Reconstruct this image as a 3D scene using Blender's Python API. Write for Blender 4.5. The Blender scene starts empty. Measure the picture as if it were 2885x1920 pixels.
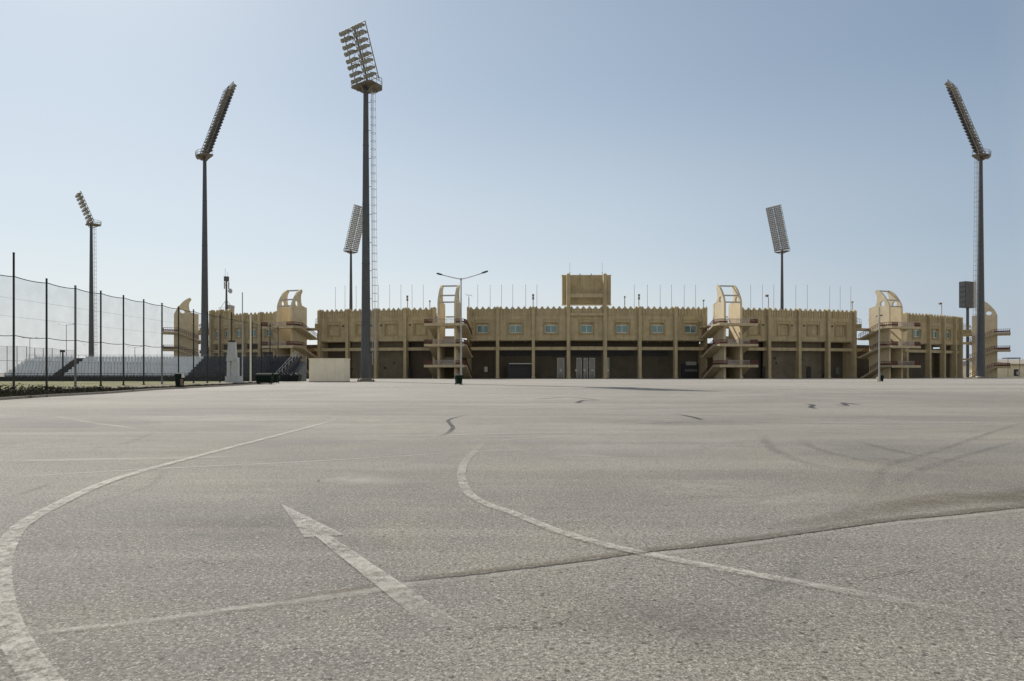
import bpy, math, random
from mathutils import Vector, Matrix
random.seed(7)
sc = bpy.context.scene
R = math.radians

# ------------------------------------------------------------------ camera, light, exposure
H, F, CX, HY = 1.2, 1850.0, 1442.5, 1053.0       # eye height (m), focal length / centre / horizon in photo pixels
cam = bpy.data.cameras.new('camera'); camo = bpy.data.objects.new('camera', cam)
sc.collection.objects.link(camo); sc.camera = camo
cam.sensor_width = 36.0; cam.lens = 36.0 * F / 2885.0
camo.location = (0, 0, H); camo.rotation_euler = (R(90), 0, 0)
cam.shift_y = (HY - 960.0) / 2885.0
cam.clip_end = 9000.0; cam.clip_start = 0.05

SUN_AZ, SUN_EL = R(-35.0), R(40.0)               # azimuth clockwise from +Y
world = bpy.data.worlds.new("World"); sc.world = world; world.use_nodes = True
wn = world.node_tree; wl_ = wn.links
sky = wn.nodes.new('ShaderNodeTexSky'); sky.sky_type = 'NISHITA'; sky.sun_disc = False
sky.sun_elevation = SUN_EL; sky.sun_rotation = SUN_AZ
sky.air_density = 1.0; sky.dust_density = 0.55; sky.ozone_density = 1.0; sky.altitude = 0
bg = wn.nodes['Background']; bg.inputs['Strength'].default_value = 0.10
# desert dust low over the horizon: the clear sky pales towards it, all round
tc = wn.nodes.new('ShaderNodeTexCoord'); sx = wn.nodes.new('ShaderNodeSeparateXYZ'); wl_.new(tc.outputs['Generated'], sx.inputs[0])
mr = wn.nodes.new('ShaderNodeValToRGB'); wl_.new(sx.outputs['Z'], mr.inputs[0])
cr = mr.color_ramp; cr.interpolation = 'EASE'
for p_, v_ in ((0.0, 0.94), (0.07, 0.84), (0.2, 0.60), (0.42, 0.34), (0.8, 0.18)):
    e_ = cr.elements[0] if p_ == 0 else (cr.elements[1] if p_ == 0.07 else cr.elements.new(p_))
    e_.position = p_; e_.color = (v_, v_, v_, 1)
mx_ = wn.nodes.new('ShaderNodeMix'); mx_.data_type = 'RGBA'
gm = wn.nodes.new('ShaderNodeGamma'); gm.inputs[1].default_value = 0.92
tint_ = wn.nodes.new('ShaderNodeMix'); tint_.data_type = 'RGBA'; tint_.blend_type = 'MULTIPLY'; tint_.inputs[0].default_value = 1.0
wl_.new(sky.outputs[0], tint_.inputs[6]); tint_.inputs[7].default_value = (0.94, 1.05, 1.06, 1)
wl_.new(tint_.outputs[2], gm.inputs[0])
# ... and is brighter and whiter on the sun's side, greyer out to the side
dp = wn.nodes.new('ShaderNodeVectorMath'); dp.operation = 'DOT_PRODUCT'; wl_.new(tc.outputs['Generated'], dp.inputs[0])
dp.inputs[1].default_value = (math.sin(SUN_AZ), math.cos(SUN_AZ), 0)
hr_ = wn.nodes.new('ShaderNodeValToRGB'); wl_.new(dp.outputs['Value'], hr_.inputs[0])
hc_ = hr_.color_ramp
for i_, (p_, c_) in enumerate(((0.0, (1.0, 0.90, 0.76)), (0.30, (0.49, 0.565, 0.66)), (0.50, (0.61, 0.67, 0.74)), (0.70, (0.75, 0.80, 0.84)), (0.93, (0.85, 0.88, 0.90)))):  # first stop: bright warm haze added behind the camera as facade fill
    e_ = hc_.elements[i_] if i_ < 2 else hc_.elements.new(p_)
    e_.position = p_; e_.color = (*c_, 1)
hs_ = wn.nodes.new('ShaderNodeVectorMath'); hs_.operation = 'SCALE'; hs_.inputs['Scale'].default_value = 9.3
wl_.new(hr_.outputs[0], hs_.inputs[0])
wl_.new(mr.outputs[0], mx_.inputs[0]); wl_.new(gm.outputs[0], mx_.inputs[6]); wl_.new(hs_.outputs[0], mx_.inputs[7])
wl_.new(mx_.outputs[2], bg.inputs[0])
sun = bpy.data.lights.new('sun', 'SUN'); sun.energy = 5.0; sun.angle = R(0.5); sun.color = (1.0, 0.94, 0.85)
suno = bpy.data.objects.new('sun', sun); sc.collection.objects.link(suno)
sd = Vector((math.sin(SUN_AZ) * math.cos(SUN_EL), math.cos(SUN_AZ) * math.cos(SUN_EL), math.sin(SUN_EL)))
suno.rotation_euler = sd.to_track_quat('Z', 'Y').to_euler()
suno.location = (-60, 90, 90)
sc.view_settings.view_transform = 'Standard'; sc.view_settings.look = 'None'
sc.view_settings.gamma = 1.0; sc.view_settings.exposure = 0.0

# ------------------------------------------------------------------ helpers
def GX(px, Y): return (px - CX) * Y / F
def GZ(py, Y): return H + (HY - py) * Y / F
def ground(px, py):
    Y = F * H / (py - HY); return (GX(px, Y), Y)

class MB:
    """collects shapes, linked as ONE mesh object"""
    def __init__(s, M=None):
        s.v = []; s.f = []; s.m = []; s.M = M; s.mi = 0
    def add(s, vs, fs):
        b = len(s.v)
        for p in vs:
            p = Vector(p)
            s.v.append(s.M @ p if s.M is not None else p)
        for f in fs:
            s.f.append([b + i for i in f]); s.m.append(s.mi)
    def box(s, x0, x1, y0, y1, z0, z1):
        s.add([(x0,y0,z0),(x1,y0,z0),(x1,y1,z0),(x0,y1,z0),(x0,y0,z1),(x1,y0,z1),(x1,y1,z1),(x0,y1,z1)],
              [(0,3,2,1),(4,5,6,7),(0,1,5,4),(1,2,6,5),(2,3,7,6),(3,0,4,7)])
    def hexa(s, vs):
        s.add(vs, [(0,3,2,1),(4,5,6,7),(0,1,5,4),(1,2,6,5),(2,3,7,6),(3,0,4,7)])
    def tube(s, a, b, r1, r2=None, n=8, caps=True):
        r2 = r1 if r2 is None else r2
        a = Vector(a); b = Vector(b); d = (b - a)
        if d.length < 1e-6: return
        d.normalize()
        u = d.orthogonal().normalized(); w = d.cross(u)
        vs = []
        for c, r in ((a, r1), (b, r2)):
            for i in range(n):
                t = 2 * math.pi * i / n
                vs.append(c + (u * math.cos(t) + w * math.sin(t)) * r)
        fs = [(i, (i + 1) % n, n + (i + 1) % n, n + i) for i in range(n)]
        if caps: fs += [tuple(reversed(range(n))), tuple(range(n, 2 * n))]
        s.add(vs, fs)
    def path(s, pts, r, n=6):
        for a, b in zip(pts[:-1], pts[1:]): s.tube(a, b, r, r, n)
    def prism(s, prof, axis, a, b):
        """prof: list of 2D points; extruded along axis ('x': prof=(y,z), 'y': prof=(x,z), 'z': prof=(x,y))"""
        n = len(prof)
        def mk(p, t):
            return {'x': (t, p[0], p[1]), 'y': (p[0], t, p[1]), 'z': (p[0], p[1], t)}[axis]
        vs = [mk(p, a) for p in prof] + [mk(p, b) for p in prof]
        fs = [tuple(range(n)), tuple(reversed(range(n, 2 * n)))] + [(i, n + i, n + (i + 1) % n, (i + 1) % n) for i in range(n)]
        s.add(vs, fs)
    def mesh(s, name, mats, smooth=False, fixn=True):
        me = bpy.data.meshes.new(name)
        me.from_pydata([tuple(p) for p in s.v], [], s.f)
        if not isinstance(mats, (list, tuple)): mats = [mats]
        for m in mats: me.materials.append(m)
        me.polygons.foreach_set('material_index', s.m)
        if fixn:
            import bmesh
            bm = bmesh.new(); bm.from_mesh(me); bmesh.ops.recalc_face_normals(bm, faces=bm.faces); bm.to_mesh(me); bm.free()
        if smooth: me.polygons.foreach_set('use_smooth', [True] * len(me.polygons))
        me.update(); return me
    def build(s, name, mats, parent=None, smooth=False, kind=None, off=None):
        if off is not None:
            o_ = Vector(off); s.v = [p - o_ for p in s.v]
        o = bpy.data.objects.new(name, s.mesh(name, mats, smooth))
        sc.collection.objects.link(o)
        if parent is not None: o.parent = parent
        if kind: o['kind'] = kind
        return o

def thing(name, label, cat, loc=(0, 0, 0), rot=0.0, group=None):
    o = bpy.data.objects.new(name, None); o.empty_display_size = 0.3
    sc.collection.objects.link(o); o.location = loc; o.rotation_euler = (0, 0, rot)
    o['label'] = label; o['category'] = cat
    if group: o['group'] = group
    return o
def place(name, me, parent, loc=(0, 0, 0), rot=(0, 0, 0)):
    o = bpy.data.objects.new(name, me); sc.collection.objects.link(o); o.parent = parent
    o.location = loc; o.rotation_euler = rot; return o
def copy_tree(o, parent=None):
    c = o.copy(); sc.collection.objects.link(c); c.parent = parent
    for ch in [x for x in sc.objects if x.parent == o]: copy_tree(ch, c)
    return c

# ------------------------------------------------------------------ materials
def newmat(name):
    m = bpy.data.materials.new(name); m.use_nodes = True
    nt = m.node_tree; return m, nt, nt.nodes['Principled BSDF']
def N(nt, t, **kw):
    n = nt.nodes.new(t)
    for k, v in kw.items(): setattr(n, k, v)
    return n
def noise(nt, vec, scale, detail=4, rough=0.6, dist=0.0):
    n = N(nt, 'ShaderNodeTexNoise'); n.inputs['Scale'].default_value = scale
    n.inputs['Detail'].default_value = detail; n.inputs['Roughness'].default_value = rough
    n.inputs['Distortion'].default_value = dist
    if vec is not None: nt.links.new(vec, n.inputs['Vector'])
    return n.outputs[0]
def ramp(nt, fac, stops):
    r = N(nt, 'ShaderNodeValToRGB'); cr = r.color_ramp
    while len(cr.elements) < len(stops): cr.elements.new(0.5)
    for e, (p, c) in zip(cr.elements, stops):
        e.position = p; e.color = (c, c, c, 1) if not isinstance(c, tuple) else (*c, 1)
    nt.links.new(fac, r.inputs[0]); return r.outputs[0]
def mixc(nt, fac, a, b, mode='MIX'):
    m = N(nt, 'ShaderNodeMix', data_type='RGBA', blend_type=mode)
    for sock, v in ((m.inputs[0], fac), (m.inputs[6], a), (m.inputs[7], b)):
        if isinstance(v, (int, float)): sock.default_value = v
        elif isinstance(v, tuple): sock.default_value = (*v, 1)
        else: nt.links.new(v, sock)
    return m.outputs[2]
def mth(nt, op, a, b=None, clamp=False):
    m = N(nt, 'ShaderNodeMath', operation=op); m.use_clamp = clamp
    for sock, v in ((m.inputs[0], a), (m.inputs[1], b)):
        if v is None: continue
        if isinstance(v, (int, float)): sock.default_value = v
        else: nt.links.new(v, sock)
    return m.outputs[0]
def mapping(nt, vec, sc_=(1, 1, 1)):
    m = N(nt, 'ShaderNodeMapping'); m.inputs['Scale'].default_value = sc_
    nt.links.new(vec, m.inputs['Vector']); return m.outputs[0]
def bump(nt, bsdf, h, strength, dist=0.01):
    b = N(nt, 'ShaderNodeBump'); b.inputs['Strength'].default_value = strength; b.inputs['Distance'].default_value = dist
    nt.links.new(h, b.inputs['Height']); nt.links.new(b.outputs[0], bsdf.inputs['Normal'])

def simple(name, col, rough=0.6, metal=0.0, var=0.25, scale=2.0, spec=0.5, stain=0.0):
    m, nt, b = newmat(name)
    g = N(nt, 'ShaderNodeNewGeometry').outputs['Position']
    n1 = noise(nt, g, scale, 6, 0.65)
    lo = tuple(c * (1 - var) for c in col); hi = tuple(min(1, c * (1 + var)) for c in col)
    c = mixc(nt, ramp(nt, n1, [(0.3, 0.0), (0.7, 1.0)]), lo, hi)
    if stain > 0:
        st = noise(nt, mapping(nt, g, (1.6, 1.6, 0.09)), 1.0, 5, 0.7)
        c = mixc(nt, mth(nt, 'MULTIPLY', ramp(nt, st, [(0.50, 0.0), (0.72, 1.0)]), stain), c, tuple(x * 0.45 for x in col))
    nt.links.new(c, b.inputs['Base Color'])
    b.inputs['Roughness'].default_value = rough; b.inputs['Metallic'].default_value = metal
    b.inputs['Specular IOR Level'].default_value = spec
    return m

M_WALL = simple('painted_render', (0.485, 0.405, 0.25), 0.85, var=0.16, scale=0.6, spec=0.2, stain=0.65)
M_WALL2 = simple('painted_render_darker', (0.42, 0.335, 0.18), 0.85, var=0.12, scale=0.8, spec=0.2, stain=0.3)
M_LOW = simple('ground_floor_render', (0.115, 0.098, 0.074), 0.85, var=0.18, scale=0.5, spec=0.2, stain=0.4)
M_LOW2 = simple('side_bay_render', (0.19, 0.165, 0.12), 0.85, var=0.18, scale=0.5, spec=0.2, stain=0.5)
M_DARK = simple('dark_opening', (0.025, 0.025, 0.028), 0.6, var=0.3)
M_LAND = simple('stair_slab_render', (0.50, 0.425, 0.28), 0.85, var=0.14, scale=0.9, spec=0.2, stain=0.4)
M_FIN = simple('stair_tower_render', (0.64, 0.55, 0.385), 0.85, var=0.12, scale=0.7, spec=0.2, stain=0.25)
M_CONC = simple('concrete', (0.34, 0.31, 0.27), 0.9, var=0.15, scale=1.2, spec=0.2, stain=0.2)
M_STEP = simple('stair_concrete', (0.50, 0.47, 0.44), 0.85, var=0.1, scale=2, spec=0.2)
M_MAROON = simple('maroon_paint', (0.105, 0.032, 0.026), 0.6, var=0.2)
M_RAILW = simple('pale_rail_paint', (0.34, 0.30, 0.28), 0.5, var=0.1)
M_STEEL = simple('galvanised_steel', (0.075, 0.08, 0.088), 0.5, 0.35, var=0.15, scale=1.0, stain=0.2)
M_STEELW = simple('weathered_steel', (0.20, 0.175, 0.14), 0.6, 0.2, var=0.25, scale=1.5)
M_GREYM = simple('grey_metal', (0.38, 0.38, 0.38), 0.5, 0.3, var=0.15)
M_BLACK = simple('dark_green_post_paint', (0.012, 0.018, 0.017), 0.7, var=0.3, spec=0.25)
M_GREYPOST = simple('grey_post_paint', (0.14, 0.16, 0.165), 0.5, var=0.2)
M_LAMP = simple('lamp_housing', (0.27, 0.255, 0.22), 0.5, 0.2, var=0.3, scale=3)
M_WHITE = simple('white_window_frame', (0.62, 0.64, 0.62), 0.5, var=0.08)
M_SEATW = simple('white_seat_plastic', (0.64, 0.68, 0.71), 0.45, var=0.12, scale=3)
M_SEATD = simple('navy_seat_plastic', (0.02, 0.028, 0.045), 0.45, var=0.25, scale=3)
M_BIN = simple('dark_green_bin_plastic', (0.010, 0.022, 0.015), 0.85, var=0.3, scale=4, spec=0.15)
M_BROWN = simple('dusty_brown_plastic', (0.18, 0.11, 0.09), 0.6, var=0.3, scale=6)
M_BOX = simple('pale_block_render', (0.84, 0.78, 0.62), 0.85, var=0.06, scale=1.3, spec=0.2, stain=0.25)
M_PLINTH = simple('pale_concrete', (0.50, 0.52, 0.53), 0.8, var=0.1, scale=2, stain=0.25)
M_BUILD = simple('cream_render', (0.80, 0.72, 0.54), 0.85, var=0.07, scale=0.6, spec=0.2)
M_SCREEN = simple('dark_screen_casing', (0.05, 0.052, 0.058), 0.5, var=0.2)
def glassmat(name, col, rough=0.12):
    m, nt, b = newmat(name)
    g = N(nt, 'ShaderNodeNewGeometry').outputs['Position']
    c = mixc(nt, noise(nt, g, 0.9, 3), tuple(x * 0.6 for x in col), tuple(x * 1.4 for x in col))
    nt.links.new(c, b.inputs['Base Color']); b.inputs['Roughness'].default_value = rough
    b.inputs['Specular IOR Level'].default_value = 0.9
    return m
M_TEAL = glassmat('teal_tinted_glass', (0.07, 0.20, 0.205))
M_TEAL2 = glassmat('grey_teal_glass', (0.06, 0.15, 0.16)); M_TEAL3 = glassmat('pale_blind_behind_glass', (0.16, 0.29, 0.28), 0.3)
M_GLASS = glassmat('door_glass', (0.06, 0.08, 0.08), 0.05)
M_LENS = glassmat('lamp_lens', (0.26, 0.265, 0.26), 0.12)

def netmat():
    m = bpy.data.materials.new('ball_stop_net'); m.use_nodes = True; nt = m.node_tree
    b = nt.nodes['Principled BSDF']; out = nt.nodes['Material Output']
    b.inputs['Base Color'].default_value = (0.10, 0.11, 0.115, 1)
    tr = N(nt, 'ShaderNodeBsdfTransparent'); mx = N(nt, 'ShaderNodeMixShader')
    g = N(nt, 'ShaderNodeNewGeometry').outputs['Position']
    f = ramp(nt, noise(nt, g, 0.7, 3), [(0.3, 0.15), (0.7, 0.25)])
    nt.links.new(f, mx.inputs[0]); nt.links.new(tr.outputs[0], mx.inputs[1]); nt.links.new(b.outputs[0], mx.inputs[2])
    nt.links.new(mx.outputs[0], out.inputs[0]); return m
M_NET = netmat()

# asphalt
def asphalt():
    m, nt, b = newmat('weathered_asphalt')
    g = N(nt, 'ShaderNodeNewGeometry').outputs['Position']
    big = noise(nt, g, 0.045, 5, 0.6, 0.6)
    med = noise(nt, g, 0.35, 6, 0.65, 0.4)
    sml = noise(nt, g, 2.6, 5, 0.7)
    base = mixc(nt, ramp(nt, big, [(0.38, 0.0), (0.58, 1.0)]), ASPH_LO, ASPH_HI)
    base = mixc(nt, mth(nt, 'MULTIPLY', ramp(nt, med, [(0.45, 0.0), (0.66, 1.0)]), 0.65), base, (0.325, 0.285, 0.215))
    med2 = noise(nt, mapping(nt, g, (0.8, 0.8, 1)), 0.9, 7, 0.75, 1.2)
    base = mixc(nt, mth(nt, 'MULTIPLY', ramp(nt, med2, [(0.50, 0.0), (0.64, 1.0)]), 0.6), base, (0.165, 0.158, 0.142))
    base = mixc(nt, mth(nt, 'MULTIPLY', ramp(nt, sml, [(0.48, 0.0), (0.75, 1.0)]), 0.35), base, (0.20, 0.19, 0.175))
    # pale sand towards the stadium, with the far ground's grazing-light brightness put into the colour
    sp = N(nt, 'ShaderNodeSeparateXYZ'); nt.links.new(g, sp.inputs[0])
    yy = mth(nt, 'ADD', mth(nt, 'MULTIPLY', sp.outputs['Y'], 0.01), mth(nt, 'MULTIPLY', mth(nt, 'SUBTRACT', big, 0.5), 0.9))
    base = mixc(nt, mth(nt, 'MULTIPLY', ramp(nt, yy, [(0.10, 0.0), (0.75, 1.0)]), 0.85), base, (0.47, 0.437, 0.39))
    # long faint sweeps left by tyres and the roller, in two directions
    r1 = N(nt, 'ShaderNodeMapping'); r1.inputs['Rotation'].default_value = (0, 0, R(22)); r1.inputs['Scale'].default_value = (0.03, 0.7, 1)
    nt.links.new(g, r1.inputs['Vector'])
    s1 = noise(nt, r1.outputs[0], 1.0, 5, 0.6, 0.3)
    base = mixc(nt, mth(nt, 'MULTIPLY', ramp(nt, s1, [(0.50, 0.0), (0.68, 1.0)]), 0.55), base, (0.19, 0.185, 0.18))
    s3 = noise(nt, mapping(nt, g, (0.016, 0.16, 1)), 1.0, 6, 0.65, 0.8)
    base = mixc(nt, mth(nt, 'MULTIPLY', ramp(nt, s3, [(0.46, 0.0), (0.62, 1.0)]), 0.55), base, (0.205, 0.192, 0.165))
    s2 = noise(nt, mapping(nt, g, (0.04, 0.40, 1)), 1.3, 5, 0.65, 0.8)
    base = mixc(nt, mth(nt, 'MULTIPLY', ramp(nt, s2, [(0.50, 0.0), (0.66, 1.0)]), 0.5), base, (0.40, 0.375, 0.325))
    # stones: light and dark aggregate
    v = N(nt, 'ShaderNodeTexVoronoi'); v.inputs['Scale'].default_value = 115.0; nt.links.new(g, v.inputs['Vector'])
    vc = N(nt, 'ShaderNodeSeparateColor'); nt.links.new(v.outputs['Color'], vc.inputs[0])
    base = mixc(nt, mth(nt, 'MULTIPLY', ramp(nt, vc.outputs[0], [(0.70, 0.0), (0.95, 1.0)]), 0.75), base, (0.085, 0.08, 0.07))
    base = mixc(nt, mth(nt, 'MULTIPLY', ramp(nt, vc.outputs[1], [(0.75, 0.0), (0.98, 1.0)]), 0.6), base, (0.55, 0.52, 0.45))
    gr = noise(nt, g, 42.0, 4, 0.8)
    base = mixc(nt, mth(nt, 'MULTIPLY', ramp(nt, gr, [(0.47, 0.0), (0.60, 1.0)]), 0.85), base, (0.095, 0.09, 0.08))
    v2 = N(nt, 'ShaderNodeTexVoronoi'); v2.inputs['Scale'].default_value = 17.0; nt.links.new(g, v2.inputs['Vector'])
    v2c = N(nt, 'ShaderNodeSeparateColor'); nt.links.new(v2.outputs['Color'], v2c.inputs[0])
    pit = mth(nt, 'MULTIPLY', ramp(nt, v2.outputs['Distance'], [(0.16, 1.0), (0.24, 0.0)]), ramp(nt, v2c.outputs[0], [(0.74, 0.0), (0.78, 0.85)]))
    base = mixc(nt, pit, base, (0.06, 0.056, 0.048))
    nt.links.new(base, b.inputs['Base Color'])
    b.inputs['Roughness'].default_value = 0.85; b.inputs['Specular IOR Level'].default_value = 0.22
    h = mth(nt, 'ADD', mth(nt, 'MULTIPLY', v.outputs['Distance'], 0.5), mth(nt, 'MULTIPLY', gr, 1.0))
    bump(nt, b, h, 0.55, 0.006)
    return m
ASPH_LO, ASPH_HI = (0.155, 0.149, 0.136), (0.365, 0.343, 0.303)
M_ASPH = asphalt()

def decal(name, col, wear=(0.35, 0.6), wscale=9.0, alpha=1.0, soft=False, ragged=0.25):
    """thin layer on the asphalt; UV.x metres along, UV.y -1..1 across; 'fade' attribute thins it out"""
    m = bpy.data.materials.new(name); m.use_nodes = True; nt = m.node_tree
    b = nt.nodes['Principled BSDF']; out = nt.nodes['Material Output']
    g = N(nt, 'ShaderNodeNewGeometry').outputs['Position']
    uv = N(nt, 'ShaderNodeUVMap').outputs[0]
    sep = N(nt, 'ShaderNodeSeparateXYZ'); nt.links.new(uv, sep.inputs[0])
    av = mth(nt, 'ABSOLUTE', sep.outputs[1])
    fade = N(nt, 'ShaderNodeAttribute', attribute_name='fade').outputs['Fac']
    n1 = noise(nt, g, wscale, 6, 0.7); n2 = noise(nt, g, wscale * 5.5, 3, 0.7); n3 = noise(nt, g, wscale * 0.18, 4, 0.6)
    nn = mth(nt, 'ADD', mth(nt, 'MULTIPLY', n1, 0.40), mth(nt, 'ADD', mth(nt, 'MULTIPLY', n2, 0.3), mth(nt, 'MULTIPLY', n3, 0.3)))
    a = ramp(nt, nn, [(wear[0], 1.0), (wear[1], 0.15)])
    if soft:
        e = mth(nt, 'SUBTRACT', 1.0, av, True)
        e = mth(nt, 'MULTIPLY', e, mth(nt, 'SUBTRACT', 2.0, e))
    else:
        e = mth(nt, 'MULTIPLY', mth(nt, 'SUBTRACT', mth(nt, 'SUBTRACT', 1.0, av), mth(nt, 'MULTIPLY', n1, ragged)), 9.0, True)
    a = mth(nt, 'MULTIPLY', mth(nt, 'MULTIPLY', a, e), mth(nt, 'MULTIPLY', fade, alpha), True)
    cc = mixc(nt, n2, tuple(x * 0.85 for x in col), tuple(min(1, x * 1.15) for x in col))
    nt.links.new(cc, b.inputs['Base Color']); b.inputs['Roughness'].default_value = 0.75
    b.inputs['Specular IOR Level'].default_value = 0.3
    tr = N(nt, 'ShaderNodeBsdfTransparent'); mx = N(nt, 'ShaderNodeMixShader')
    nt.links.new(a, mx.inputs[0]); nt.links.new(tr.outputs[0], mx.inputs[1]); nt.links.new(b.outputs[0], mx.inputs[2])
    nt.links.new(mx.outputs[0], out.inputs[0]); return m
M_PAINT = decal('worn_white_paint', (0.60, 0.575, 0.51), (0.44, 0.56), 22, 0.52, ragged=0.3)
M_PALE = decal('pale_dust_seam', (0.50, 0.48, 0.425), (0.44, 0.56), 3.5, 0.38, soft=True)
M_GHOST = decal('ghost_of_old_paint', (0.52, 0.50, 0.445), (0.45, 0.58), 5, 0.36, soft=True)
M_TAR = decal('tar_seal', (0.045, 0.045, 0.048), (0.45, 0.70), 6, 0.85, ragged=0.5)
M_SEAM = decal('open_seam', (0.04, 0.036, 0.03), (0.50, 0.64), 9, 0.95, ragged=0.9)
M_TYRE = decal('tyre_rubber', (0.085, 0.085, 0.088), (0.42, 0.58), 8, 0.26, soft=True)
M_DIRT = decal('brown_sand', (0.155, 0.130, 0.092), (0.44, 0.58), 12, 0.55, soft=True)

def smooth_pts(pts, n=10):
    out = []
    P = [pts[0]] + list(pts) + [pts[-1]]
    for i in range(1, len(P) - 2):
        p0, p1, p2, p3 = P[i-1], P[i], P[i+1], P[i+2]
        for k in range(n):
            t = k / n
            out.append(tuple(0.5 * ((2*p1[j]) + (-p0[j]+p2[j])*t + (2*p0[j]-5*p1[j]+4*p2[j]-p3[j])*t*t + (-p0[j]+3*p1[j]-3*p2[j]+p3[j])*t**3) for j in range(2)))
    out.append(tuple(pts[-1])); return out

LAYER = [0]
def ribbon(name, pxs, width, mat, label=None, shift=0.0, fin=0.15, fout=0.15, wob=0.0, z=None, pixels=True, n=10):
    g = [ground(*p) for p in pxs] if pixels else pxs
    pts = smooth_pts(g, n)
    L = [0.0]
    for a, b in zip(pts[:-1], pts[1:]): L.append(L[-1] + math.hypot(b[0]-a[0], b[1]-a[1]))
    tot = max(L[-1], 1e-6)
    LAYER[0] += 1
    z = 0.003 + 0.00012 * LAYER[0] if z is None else z
    vs, fs, uvs, fd = [], [], [], []
    for i, p in enumerate(pts):
        a = pts[max(0, i-1)]; b = pts[min(len(pts)-1, i+1)]
        dx, dy = b[0]-a[0], b[1]-a[1]; l = math.hypot(dx, dy) or 1
        nx, ny = -dy/l, dx/l
        w = width(L[i]/tot) if callable(width) else width
        s_ = shift + wob * (random.random() - 0.5)
        for sgn in (-1, 1):
            vs.append((p[0] + nx*(s_ + sgn*w/2), p[1] + ny*(s_ + sgn*w/2), z))
            uvs.append((L[i], sgn))
            t = L[i]/tot
            fd.append(min(1.0, (t/fin if fin > 0 else 1), ((1-t)/fout if fout > 0 else 1)))
    for i in range(len(pts)-1):
        fs.append((2*i, 2*i+2, 2*i+3, 2*i+1))
    me = bpy.data.meshes.new(name); me.from_pydata(vs, [], fs); me.materials.append(mat)
    uvl = me.uv_layers.new(name='UVMap')
    for lp in me.loops: uvl.data[lp.index].uv = uvs[lp.vertex_index]
    at = me.attributes.new('fade', 'FLOAT', 'POINT'); at.data.foreach_set('value', fd)
    me.update()
    o = bpy.data.objects.new(name, me); sc.collection.objects.link(o); o['kind'] = 'structure'
    return o

# ------------------------------------------------------------------ ground
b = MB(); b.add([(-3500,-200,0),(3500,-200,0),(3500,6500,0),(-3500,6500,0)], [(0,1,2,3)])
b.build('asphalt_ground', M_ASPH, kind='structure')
def grassmat():
    m, nt, b = newmat('dry_grass')
    g = N(nt, 'ShaderNodeNewGeometry').outputs['Position']
    c = mixc(nt, ramp(nt, noise(nt, g, 0.5, 6, 0.7), [(0.35, 0.0), (0.65, 1.0)]), (0.14, 0.15, 0.065), (0.27, 0.25, 0.125))
    nt.links.new(c, b.inputs['Base Color']); b.inputs['Roughness'].default_value = 0.9; b.inputs['Specular IOR Level'].default_value = 0.1
    return m
def soilmat():
    m, nt, b = newmat('sandy_verge')
    g = N(nt, 'ShaderNodeNewGeometry').outputs['Position']
    c = mixc(nt, ramp(nt, noise(nt, g, 1.1, 6, 0.7), [(0.35, 0.0), (0.65, 1.0)]), (0.17, 0.15, 0.09), (0.33, 0.29, 0.21))
    nt.links.new(c, b.inputs['Base Color']); b.inputs['Roughness'].default_value = 0.95; b.inputs['Specular IOR Level'].default_value = 0.1
    return m
M_GRASS = grassmat(); M_SOIL = soilmat()
edge = [(0,1128),(150,1118),(300,1110),(440,1099.5),(560,1093),(680,1086.5),(770,1081)]
ge = [(-22.0, 20.0)] + [ground(*p) for p in edge]
b = MB(); vs = [(x, y, 0.03) for x, y in ge] + [(-38.2, y, 0.03) for x, y in reversed(ge)]
b.add(vs, [tuple(range(len(vs)))]); b.build('sandy_verge', M_SOIL, kind='structure')
b = MB(); b.add([(-220,20,0.02),(-39.2,20,0.02),(-39.2,99,0.02),(-220,99,0.02)], [(0,1,2,3)])
b.build('grass_field', M_GRASS, kind='structure')
# kerb along the verge
def kerb():
    b = MB()
    for (x0,y0),(x1,y1) in zip(ge[:-1], ge[1:]):
        d = Vector((x1-x0, y1-y0, 0)); l = d.length; d.normalize(); n_ = Vector((-d.y, d.x, 0))
        p = [Vector((x0,y0,0)), Vector((x1,y1,0))]
        b.hexa([p[0]-n_*0.0, p[1]-n_*0.0, p[1]+n_*0.14, p[0]+n_*0.14] + [q+Vector((0,0,0.12)) for q in (p[0], p[1], p[1]+n_*0.14, p[0]+n_*0.14)])
    b.build('kerb', M_CONC, kind='structure')
kerb()

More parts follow.
